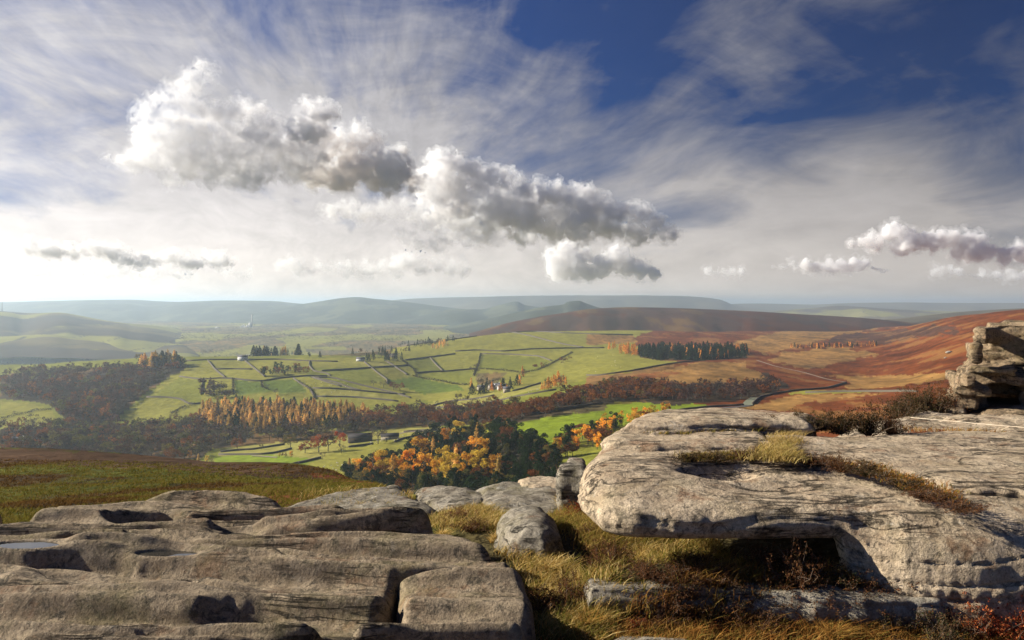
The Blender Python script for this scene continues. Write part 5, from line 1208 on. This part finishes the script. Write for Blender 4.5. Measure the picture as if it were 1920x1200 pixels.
def make_buildings():
    global DARKW
    DARKW = flat_mat('dark_opening', (.02, .022, .025), .3)
    stone = flat_mat('pale_stone_wall', (.42, .36, .27), .9, .25, 1.5); dst = flat_mat('dark_stone_wall', (.075, .06, .045), .95, .3, 1.5)
    white = flat_mat('white_render', (.78, .77, .73), .8, .05, 1); slate = flat_mat('slate_roof', (.10, .095, .10), .8, .25, 2); sl2 = flat_mat('dark_barn_roof', (.035, .03, .03), .8, .25, 2)
    house('barn', 'long dark stone barn beside the bright orange-red tree', 675, 828, 500, 24, 9, 5, 3.6, .32, dst, sl2, 1, False, 1300, 'barn')
    house('barn', 'small barn with a pale gable end right of the bare tree', 731, 823, 500, 18, 7, 3.2, 2.8, .18, stone, sl2, 1, False, 1300, 'barn')
    house('hut', 'tiny white hut at the end of the dark wall', 800, 816, 500, 3.4, 3.0, 2.6, 1.2, .2, white, slate, 0, False, 1400, 'hut')
    HM = [('cottage', 'left pale cottage of the hamlet behind the conifers', 902, 732, 9, .3), ('cottage', 'tall narrow stone house in the middle of the hamlet', 921, 731, 10, .9), ('cottage', 'white-gabled cottage on the right of the hamlet', 941, 730, 11, -.3), ('cottage', 'low outbuilding in front of the white-gabled cottage', 950, 736, 8, .1), ('cottage', 'small house tucked behind the hamlet trees', 932, 728, 8, .5)]
    for i, (nm, lab, px, py, L, rz) in enumerate(HM):
        house(nm, lab, px, py, 900, L*1.15, 6.5, 5, 2.8, rz, [stone, stone, white, stone, white][i], slate, 2, True, 2200, 'cottage', 'houses of the hamlet')
    house('farmhouse', 'grey farmhouse among conifers on the crest', 676, 677, 1300, 16, 8, 4.5, 3, .1, white, slate, 2, True, 3500, 'farmhouse')
    house('farmhouse', 'distant pale farmhouse behind the crest wall', 455, 676, 1300, 17, 9, 7, 3, .1, white, slate, 3, True, 4500, 'farmhouse')
    house('farmhouse', 'low farm roof right of the crest farmhouse', 738, 670, 1300, 16, 8, 4.5, 3, .1, stone, slate, 2, False, 3500, 'farmhouse')
    house('house', 'white house with a tall chimney among the trees at the far left', 34, 836, 500, 15, 9, 6, 3.5, -.2, white, slate, 3, True, 1300, 'house')
    house('house', 'pale outhouse right of the far left white house', 49, 838, 500, 8, 6, 3, 2.2, .2, white, slate, 1, False, 1300, 'house')
    # cement works far down the valley
    p = P(466, 614, 6200); z = p[2]-8
    conc = flat_mat('pale_concrete', (.60, .58, .54), .8, .05, .1)
    e = empty('cement_works', (p[0], p[1], z), 0, 'white cement works with a tall thin chimney in the hazy valley', 'factory')
    m = MB(); m.tube([(26, 0, 0), (26, 0, 60), (26, 0, 108)], [6, 5, 4.2], 12); m.build('chimney', conc, e)
    m = MB(); m.box((14, 0, 22), (22, 20, 44)); m.build('kiln_tower', conc, e)
    m = MB(); m.box((-6, 0, 14), (20, 24, 28)); m.build('mill_hall', conc, e)
    for x, h in ((-48, 24), (-36, 28), (-60, 16)):
        m = MB(); m.tube([(x, 0, 0), (x, 0, h), (x, 0, h+5)], [6, 6, 1.5], 12); m.build('silo', conc, e)
    m = MB(); m.box((-24, -8, 9), (18, 10, 18)); m.build('store_shed', conc, e)
    p = P(408, 616, 6000); e = empty('quarry_shed', (p[0], p[1], p[2]-5), 0, 'low white shed left of the cement works', 'shed')
    m = MB(); m.box((0, 0, 6), (34, 20, 12)); m.build('wall', conc, e); m = MB(); m.gable((0, 0, 12), (34, 20), 6, over=1); m.build('roof', conc, e)
    # mast on the left hill
    q = P(4, 583, 5200); e = empty('radio_mast', (q[0], q[1], q[2]-6), 0, 'thin lattice mast on the left skyline', 'mast')
    st = flat_mat('mast_steel', (.12, .12, .12), .6)
    m = MB()
    for a in range(3):
        m.tube([(math.cos(a*2.09)*4, math.sin(a*2.09)*4, 0), (math.cos(a*2.09)*1, math.sin(a*2.09)*1, 58)], .8, 5)
    m.build('lattice', st, e); m = MB(); m.tube([(0, 0, 58), (0, 0, 66)], .9, 6); m.build('antenna', st, e)
    # roads and tracks
    rd = flat_mat('pale_track', (.26, .20, .145), .9, .2, .3); asp = flat_mat('road_surface', (.10, .10, .10), .85, .2, .4); grn = flat_mat('roadside_layby', (.17, .18, .12), .9, .15, .2)
    ribbon('track', 'pale moor track', ZC((745,317),(830,345),(950,370),(1050,400),(1135,414)), 350, 2600, 4, rd)
    ribbon('road', 'moor road', ZC((340,566),(400,552),(460,541),(530,533),(610,527),(705,520),(722,505),(735,490)), 350, 2000, 6, asp)
    ribbon('layby', 'pale bend', ZC((703,518),(712,505),(722,495),(742,482)), 350, 1500, 9, grn, .6)
    ribbon('field_track', 'track above barns', ZB((560,822),(600,812),(700,806),(860,800)), 600, 1500, 4, rd)
    ribbon('lane', 'lane in valley fields', ZA((1420,945),(1480,949),(1560,955)), 600, 1300, 4, rd, .5)
    # boulders on the red moor
    gm = flat_mat('grey_boulder', (.30, .27, .22), .9, .3, 1)
    for px, py, s, lab in ((1780, 662, 2.6, 'grey boulder alone on the red moor left of the tor'), (1773, 672, 1.2, 'small stone below the lone boulder on the red moor')):
        p = pick(px, py, 300); v, f = ICO3; n = fbm(v[:, 0]*1.3, v[:, 1]*1.3, v[:, 2]*1.3, o=3, seed=int(px))[:, None]
        o = link('boulder', mkmesh('boulder', v*(1+.5*n)*np.array((s*1.5, s, s*.7)), f, smooth=True, mats=[gm]), loc=tuple(p+np.array((0, 0, s*.3)))); tag(o, lab, 'rock')
def make_sheep():
    """small flocks: woolly body, head with ears and four legs in one continuous mesh each"""
    import bmesh
    wool = flat_mat('sheep_wool', (.72, .68, .58), .95, .1, 5)
    m = MB(); v, f = ICO2
    n = fbm(v[:, 0]*4, v[:, 1]*4, v[:, 2]*4, seed=2)[:, None]*.08
    m.add(v*(1+n)*np.array((.55, .28, .30))+np.array((0, 0, .62)), [], [tuple(q) for q in f])
    m.tube([(.42, 0, .70), (.58, 0, .66), (.70, 0, .46), (.82, 0, .34)], [.13, .11, .10, .05], 8)
    for s in (-1, 1): m.tube([(.64, s*.07, .58), (.60, s*.18, .55)], [.04, .015], 5)
    for a in (-.33, .33):
        for s in (-1, 1): m.tube([(a, s*.13, .5), (a+.02, s*.13, .25), (a, s*.13, 0)], [.075, .045, .035], 6)
    m.tube([(-.52, 0, .66), (-.62, 0, .45)], [.06, .03], 6)
    o = m.build('tmp', wool); o.data.update()
    me = bake(o, [('REMESH', dict(mode='VOXEL', voxel_size=.035)), ('SMOOTH', dict(iterations=2, factor=.5))])
    me.materials.clear(); me.materials.append(wool); me.name = 'sheep'
    r0 = np.random.RandomState(3)
    G = [('white sheep grazing in the pasture below the barns', [(640,870),(700,858),(740,845),(700,880),(640,895)], 18, 500, 1300),
         ('white sheep grazing in the corner pasture by the moor brow', [(590,880),(640,865),(660,870),(620,890)], 12, 500, 1300),
         ('white sheep near the small barn', [(680,826),(740,816),(760,815),(745,826),(690,836)], 12, 500, 1300),
         ('white sheep dotted over the striped fields', [(560,712),(680,718),(740,740),(640,745),(580,735)], 16, 900, 2200),
         ('white sheep in the strip below the hamlet', [(880,748),(960,736),(1050,722),(1000,740),(900,755)], 14, 800, 2200),
         ('white sheep on the pale slope below the moor plantation', [(1090,670),(1150,665),(1180,690),(1100,700)], 10, 800, 2600)]
    for lab, poly, n, d0, d1 in G:
        for px, py in rand_in(poly, n, r0):
            p = pick(px, py, d0, d1); o = link('sheep', me, None, tuple(p), r0.uniform(0, 6.28), r0.uniform(1.0, 1.25)); tag(o, lab, 'sheep', lab.replace('white sheep', 'sheep'))
# ---------- grass and heather close to the camera ----------
def blades(cen, h, r0, col, lean=.5, wid=.004, seg=3, wind=(.25, 0)):
    """curved tapering grass blades rooted at cen; returns verts, quads, colours"""
    n = len(cen); a = r0.uniform(0, 2*pi, n); L = h*r0.uniform(.5, 1.25, n)
    dirx = np.stack([np.cos(a), np.sin(a)], 1)*(lean*r0.uniform(.3, 1.3, n))[:, None]+np.array(wind)
    w = wid*r0.uniform(.6, 1.4, n); b = r0.uniform(0, 2*pi, n); sx = np.stack([np.cos(b), np.sin(b)], 1)
    V = []
    for k in range(seg+1):
        t = k/seg; c = cen.copy(); c[:, :2] += dirx*(L*t**1.7)[:, None]; c[:, 2] += L*(t-.32*t*t*lean)
        ww = (w*(1-t**1.5)+.0004)[:, None]
        V += [np.column_stack([c[:, :2]-sx*ww, c[:, 2]]), np.column_stack([c[:, :2]+sx*ww, c[:, 2]])]
    V = np.stack(V, 1); m = 2*(seg+1); i = np.arange(n)*m
    f = np.concatenate([np.stack([i+2*k, i+2*k+1, i+2*k+3, i+2*k+2], 1) for k in range(seg)])
    cc = np.repeat(col[:, None, :], m, 1)
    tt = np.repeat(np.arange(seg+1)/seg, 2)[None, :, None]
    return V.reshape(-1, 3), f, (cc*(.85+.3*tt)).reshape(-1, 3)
def pick_near(px, py, z):
    X, Y = W(px, py, z); return X, Y
GOLD = np.array([(.52, .36, .13), (.60, .45, .19), (.40, .25, .07), (.28, .22, .055), (.17, .16, .03)])
STRW = np.array([(.50, .36, .14), (.56, .42, .18), (.42, .28, .09), (.36, .25, .07), (.30, .24, .07)])
ORG = np.array([(.36, .19, .045), (.42, .25, .07), (.22, .11, .03), (.20, .16, .035), (.32, .14, .035)])
GRN = np.array([(.17, .155, .028), (.30, .22, .05), (.42, .30, .10), (.15, .13, .025), (.32, .20, .055)])
def make_grass():
    r0 = np.random.RandomState(12); gm = leaf_mat('grass_blades', .35, .0)
    V = []; Fc = []; Cc = []; n = 0
    def add(v, f, c):
        nonlocal n
        V.append(v); Fc.append(f+n); Cc.append(c); n += len(v)
    PATCH = [ # outline on the picture, plane height, None = on the ground, clumps, blades each, blade height, palette, clump radius
     ([(800,970),(850,950),(905,935),(930,950),(935,985),(925,1010),(880,1005),(830,990)], -2.0, None, 330, 26, .10, GOLD, .05),
     ([(1020,985),(1060,950),(1100,950),(1110,985),(1160,1000),(1180,1040),(1120,1060),(1070,1010)], -1.95, None, 300, 26, .11, GRN, .05),
     ([(1140,1000),(1340,1002),(1345,1060),(1290,1090),(1180,1090),(1130,1040)], -1.84, None, 320, 26, .12, GOLD, .05),
     ([(1340,1075),(1600,1080),(1750,1110),(1700,1140),(1400,1110),(1180,1100)], -1.74, None, 420, 24, .10, ORG, .05),
     ([(940,1030),(1000,1052),(1060,1060),(1080,1085),(1160,1095),(1160,1130),(1120,1200),(1010,1200),(1010,1130),(990,1085)], -1.92, None, 560, 26, .10, GOLD, .05),
     ([(1130,1200),(1200,1196),(1500,1192),(1700,1182),(1750,1160),(1925,1180),(1940,1300),(1000,1300),(1000,1205)], -1.99, None, 1000, 28, .075, ORG, .05),
     ([(1120,1092),(1500,1096),(1720,1128),(1700,1136),(1400,1108),(1140,1104)], -1.75, None, 240, 22, .06, GRN, .04),
     ([(1700,1130),(1925,1100),(1930,1190),(1740,1190)], -1.84, None, 260, 24, .10, ORG, .05),
     ([(1425,855),(1440,820),(1480,805),(1500,820),(1475,845),(1500,862),(1440,862),(1400,858)], -1.13, -1.13, 210, 24, .06, STRW, .04),
     ([(1270,856),(1420,850),(1420,858),(1300,862)], -1.16, -1.16, 80, 20, .05, GRN, .04),
     ([(1480,850),(1640,870),(1800,925),(1800,945),(1700,915),(1600,885),(1500,865)], -1.19, -1.18, 90, 20, .035, ORG, .04),
     ([(1190,808),(1300,803),(1430,800),(1420,806),(1250,812)], -1.08, -1.08, 70, 20, .035, GRN, .03),
     ([(560,925),(680,915),(780,935),(760,955),(600,955)], -2.08, -2.06, 60, 18, .08, GOLD, .05),
     ([(1700,800),(1920,815),(1920,835),(1700,812)], -1.38, -1.38, 60, 18, .06, ORG, .05),
    ]
    for poly, z, zf, nc, nb, h, pal, rad in PATCH:
        for px, py in rand_in(poly, nc, r0):
            X, Y = W(px, py, z); g = zf if zf is not None else float(ground_z(X, Y)[0])
            c = np.column_stack([X+r0.normal(size=nb)*rad, Y+r0.normal(size=nb)*rad, np.full(nb, g-.01)])
            cl = fbm(np.array([X*1.2]), np.array([Y*1.2]), o=2, seed=33)[0]
            k = np.clip(r0.randint(0, 5, nb)+(2 if cl > .15 else 0)*(r0.rand(nb) < .4), 0, 4).astype(int)
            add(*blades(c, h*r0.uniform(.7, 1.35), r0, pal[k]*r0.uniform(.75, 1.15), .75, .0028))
    # tussocks over the near moor, out to where they are too small to see
    m = 15000; px = r0.uniform(-150, 1000, m); d = np.exp(r0.uniform(math.log(7.2), math.log(62), m))
    X = (px-CX)/F*d; Y = d
    ng = fbm(X/9, Y/16, o=4, seed=61)+.5*fbm(X/2.2, Y/4, o=4, seed=62)
    nb = 7
    Xr = np.repeat(X, nb)+r0.normal(size=m*nb)*.05*np.repeat(np.sqrt(d/8), nb); Yr = np.repeat(Y, nb)+r0.normal(size=m*nb)*.05*np.repeat(np.sqrt(d/8), nb)
    g = ground_z(Xr, Yr)
    P1 = np.array([(.115, .105, .016), (.145, .12, .022), (.19, .14, .04)]); P2 = np.array([(.11, .06, .018), (.08, .042, .015), (.15, .09, .03)])
    q = np.repeat(ng > .02, nb)[:, None]; k = r0.randint(0, 3, m*nb)
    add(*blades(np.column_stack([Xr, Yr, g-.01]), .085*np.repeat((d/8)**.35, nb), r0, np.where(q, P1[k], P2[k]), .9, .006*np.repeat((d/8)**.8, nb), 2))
    me = mkmesh('moor_grass', np.concatenate(V), np.concatenate(Fc), cols=np.concatenate(Cc), mats=[gm])
    o = link('moor_grass', me); tag(o, 'moor grass growing among the rocks and over the near moor', 'grass', kind='stuff')
    TU = [(1172, 1052, .22, 0, 'tall pale straw tussock under the left end of the overhang'), (1205, 1045, .18, 0, 'pale straw tussock just right of the tallest one under the overhang'),
          (1030, 1068, .13, 0, 'spiky golden tussock in front of the rounded boulder'), (828, 996, .10, 0, 'dry tan tussock at the far right edge of the big slab'),
          (1060, 925, .16, 0, 'small blond tussock left of the upright stone'), (930, 1010, .11, 0, 'golden tussock against the left side of the boulder'),
          (1010, 1118, .11, 1, 'orange-gold tussock at the right corner of the stepped slab'), (1100, 1170, .14, 1, 'bushy golden tussock at the bottom centre'),
          (1395, 1080, .10, 2, 'green grass clump among the heather behind the low block'), (1560, 1185, .13, 1, 'orange-gold tussock in front of the low mossy block'),
          (725, 1150, .07, 0, 'tiny green tuft growing in the dark crack of the slab')]
    for px, py, h, pal, lab in TU:
        z = -1.9 if px != 725 else -2.0; X, Y = W(px, py, z); g = float(ground_z(X, Y)[0]) if px != 725 else -2.0
        nb = 460 if px != 725 else 60; pl = (GOLD, ORG, GRN)[pal]
        a = r0.uniform(0, 2*pi, nb); rr = r0.uniform(0, 1, nb)**.7*h*.42
        c = np.column_stack([np.cos(a)*rr, np.sin(a)*rr, np.zeros(nb)-.01])
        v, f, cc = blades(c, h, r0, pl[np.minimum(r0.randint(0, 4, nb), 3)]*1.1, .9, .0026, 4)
        o = link('grass_tussock', mkmesh('grass_tussock', v, f, cols=cc, mats=[gm]), loc=(X, Y, g)); tag(o, lab, 'grass tussock', 'grass tussocks among the rocks')
def heather_mesh(kit, var, pal, r0):
    """unit bush (radius 1, height 1): woody stems and small sprigs"""
    mb = MB(); tips = []
    for q in range(34):
        a = r0.uniform(0, 2*pi); e = r0.uniform(.1, 1.0); L = r0.uniform(.7, 1.1)
        d = np.array((math.cos(a)*e, math.sin(a)*e, 1.05-.55*e)); p = [np.array((d[0]*.1, d[1]*.1, -.1))]
        for s in range(4):
            p.append(p[-1]+(d*L/4)+r0.normal(size=3)*.045)
        mb.tube(p, [.016, .013, .010, .007, .004], 4, cap=False, col=(.20, .14, .10))
        for s in range(1, 5):
            for w in range(4):
                b = p[s]; t = b+r0.normal(size=3)*.12+np.array((0, 0, .07)); tips += [(b, t)]
    for b, t in tips[::3]: mb.tube([b, (b+t)/2+.01, t], [.006, .005, .003], 3, cap=False, col=(.24, .17, .12))
    cen = []
    for b, t in tips:
        k = 11; u = r0.uniform(.1, 1.15, k)[:, None]; cen.append(b*(1-u)+t*u+r0.normal(size=(k, 3))*.028)
    cen = np.concatenate(cen); pal = np.array(pal); c = pal[r0.randint(0, len(pal), len(cen))]
    V, f, cc = cards(cen, .024, r0, c, .4, .6)
    return V, f, cc, mb
def make_heather(kit):
    r0 = np.random.RandomState(77)
    bm = flat_mat('heather_stems', (.17, .12, .085), .9, .3, 30)
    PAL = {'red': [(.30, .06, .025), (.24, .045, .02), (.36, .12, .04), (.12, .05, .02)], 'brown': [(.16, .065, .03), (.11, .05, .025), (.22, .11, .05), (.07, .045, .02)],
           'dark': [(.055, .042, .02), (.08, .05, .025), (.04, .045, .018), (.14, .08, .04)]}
    B = {}
    for kd in PAL:
        for v in range(2):
            V, f, cc, mb = heather_mesh(kit, v, PAL[kd], r0)
            st = mkmesh('stems', np.concatenate(mb.v), [mb.f4, mb.f3], cols=np.concatenate(mb.c), mats=[bm])
            B[kd, v] = (mkmesh('foliage', V, f, cols=cc, mats=[kit.leaf]), st)
    L = [ # px, py of the foot, plane, radius, height, kind, label
     (1490, 1092, -1.74, .24, .30, 'brown', 'tall twiggy brown heather in front of the dark hollow'), (1405, 1098, -1.74, .20, .15, 'dark', 'low dark heather left of the tall twiggy one'),
     (1450, 1100, -1.74, .18, .14, 'brown', 'short brown heather at the foot of the tall twiggy one'), (1340, 1090, -1.74, .20, .13, 'brown', 'brown heather cushion below the middle of the overhang'),
     (1275, 1088, -1.74, .20, .13, 'brown', 'second brown heather cushion from the pale tussocks'), (1215, 1086, -1.74, .16, .11, 'brown', 'brown heather cushion beside the pale tussocks'),
     (1570, 1095, -1.74, .22, .19, 'dark', 'dark heather right of the hollow'), (1625, 1098, -1.74, .22, .20, 'brown', 'brown heather below the right end of the hollow'),
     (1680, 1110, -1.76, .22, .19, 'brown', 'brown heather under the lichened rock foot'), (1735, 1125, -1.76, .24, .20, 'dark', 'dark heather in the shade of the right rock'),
     (1790, 1120, -1.76, .26, .24, 'brown', 'twiggy heather with bare stems toward the right edge'), (1850, 1130, -1.76, .26, .27, 'red', 'deep red heather bush near the right edge'),
     (1910, 1120, -1.76, .28, .30, 'red', 'tallest red heather bush cut by the right edge'), (1960, 1160, -1.95, .28, .28, 'red', 'red heather at the lower right corner'),
     (1890, 1180, -1.97, .24, .18, 'red', 'low red heather above the bottom right corner'), (1810, 1172, -1.97, .22, .17, 'dark', 'dark heather left of the low red one at the bottom right'), (1750, 1160, -1.95, .20, .14, 'brown', 'brown heather at the right end of the low mossy block'),
     (1085, 975, -2.0, .17, .17, 'red', 'small rust-red heather between the upright stone and the huge block'), (1062, 985, -2.0, .13, .12, 'red', 'smaller rust-red heather left of the upright stone foot'),
     (1290, 862, -1.16, .16, .07, 'dark', 'dark heather mat at the left end of the upper crack'), (1345, 862, -1.16, .17, .08, 'dark', 'dark heather mat in the middle of the upper crack'), (1400, 858, -1.15, .15, .08, 'brown', 'brown heather mat beside the dry grass on the block'),
     (1525, 868, -1.17, .19, .08, 'brown', 'heather mat just right of the dry grass'), (1580, 880, -1.18, .17, .12, 'brown', 'rounded heather in the middle of the diagonal crack'), (1625, 888, -1.18, .17, .10, 'dark', 'darker heather right of the rounded one in the diagonal crack'),
     (1700, 915, -1.20, .20, .08, 'dark', 'flat heather low in the diagonal crack'), (1750, 935, -1.20, .20, .07, 'brown', 'flat brown heather at the lower end of the diagonal crack'), (1800, 955, -1.21, .20, .06, 'brown', 'last flat heather of the diagonal crack'),
     (1455, 806, -1.12, .20, .13, 'dark', 'dark heather left in the bank behind the block'), (1515, 806, -1.12, .24, .18, 'dark', 'dark heather second from left in the bank behind the block'), (1545, 803, -1.14, .20, .12, 'dark', 'low dark heather filling the gap in the bank behind the block'), (1575, 808, -1.13, .24, .19, 'dark', 'dark heather in the middle of the bank behind the block'),
     (1630, 810, -1.14, .25, .24, 'dark', 'tallest dark heather of the bank behind the block'), (1675, 812, -1.15, .20, .20, 'brown', 'brown-tipped heather at the right end of the bank'),
     (1720, 826, -1.36, .17, .12, 'red', 'red heather leftmost on the flat rocks below the tor'), (1765, 828, -1.37, .19, .13, 'red', 'red heather second from left below the tor'), (1812, 832, -1.37, .15, .08, 'dark', 'dark gap heather between the red ones below the tor'),
     (1855, 838, -1.37, .18, .12, 'red', 'red heather third from left below the tor'), (1905, 842, -1.37, .20, .13, 'red', 'red heather at the right edge below the tor'),
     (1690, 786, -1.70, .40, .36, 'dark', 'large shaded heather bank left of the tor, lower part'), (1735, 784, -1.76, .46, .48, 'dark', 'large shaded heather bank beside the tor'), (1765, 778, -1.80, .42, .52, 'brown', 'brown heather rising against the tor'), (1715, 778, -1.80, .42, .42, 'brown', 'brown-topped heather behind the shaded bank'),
     (560, 958, -2.12, .22, .08, 'brown', 'brown heather patch left of the far ledge'), (640, 962, -2.12, .20, .07, 'dark', 'dark heather patch in front of the far ledge'),
    ]
    EX = [(1105, 1010, 'in the grass right of the boulder'), (1130, 1035, 'at the brink of the dark gap beside the boulder'), (1010, 1140, 'on the grass at the corner of the stepped slab'), (1070, 1130, 'in the golden grass below the boulder'), (885, 985, 'among the dry grass left of the boulder'), (865, 960, 'high in the dry grassy gap'), (1150, 1062, 'nearest the pale tussocks'), (1255, 1104, 'low at the back edge of the mossy block, left'), (1310, 1068, 'deep under the overhang, left'), (1365, 1106, 'low at the back edge of the mossy block, middle'), (1440, 1070, 'in the mouth of the dark hollow'),
          (1535, 1108, 'low at the back edge of the mossy block, right'), (1600, 1112, 'behind the right end of the mossy block'), (1655, 1122, 'beyond the right end of the mossy block'), (1700, 1092, 'against the lichened rock foot'), (1775, 1148, 'between the mossy block and the red bushes'), (1830, 1098, 'against the right rock below its shaded side'), (1935, 1090, 'against the right rock at the frame edge')]
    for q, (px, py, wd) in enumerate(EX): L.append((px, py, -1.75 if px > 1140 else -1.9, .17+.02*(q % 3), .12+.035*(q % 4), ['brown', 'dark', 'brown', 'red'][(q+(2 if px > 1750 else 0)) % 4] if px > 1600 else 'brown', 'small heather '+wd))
    for q in range(16):
        px = 1180+q*50+r0.uniform(-12, 12); py = 1196-((q*37) % 5)*5-(px-1180)*.012
        L.append((px, py, -1.98, .13+.02*(q % 3), .07+.02*(q % 3), 'red' if (q*7) % 3 == 0 else 'brown', 'small low heather sprig clump in the orange grass along the bottom edge'))
    for i, (px, py, z, rad, h, kd, lab) in enumerate(L):
        X, Y = W(px, py, z); zz = z if (z > -1.70 or py < 800 or px < 700) else float(ground_z(X, Y)[0])
        e = empty('heather', (X, Y, zz-.01), r0.uniform(0, 6.28), lab, 'heather', 'heather bushes among the rocks'); e.scale = (rad, rad, h)
        fo, st = B[kd, i % 2]; link('foliage', fo, e); link('stems', st, e)
import time
T0 = time.time()
def lap(s): print('LAP %-14s %.1f' % (s, time.time()-T0))
V_ = C.view_settings; V_.view_transform = 'Standard'; V_.look = 'None'; V_.exposure = EXPO; V_.gamma = 1
C.cycles.use_denoising = True
C.cycles.max_bounces = 8; C.cycles.diffuse_bounces = 3; C.cycles.volume_bounces = VB; C.cycles.transparent_max_bounces = 12
C.cycles.sample_clamp_indirect = 4
C.cycles.volume_step_rate = .1; C.cycles.volume_max_steps = 256
HILLM = hill_mat()
make_camera(); make_sun(); make_world(); make_haze()
make_ground(); lap('ground')
make_hills(); lap('hills')
make_clouds(); lap('clouds')
make_rocks(); lap('rocks')
KIT = make_trees(); lap('trees')
make_walls(KIT); lap('walls')
make_buildings(); make_sheep(); lap('farm')
make_grass(); make_heather(KIT); lap('veg')
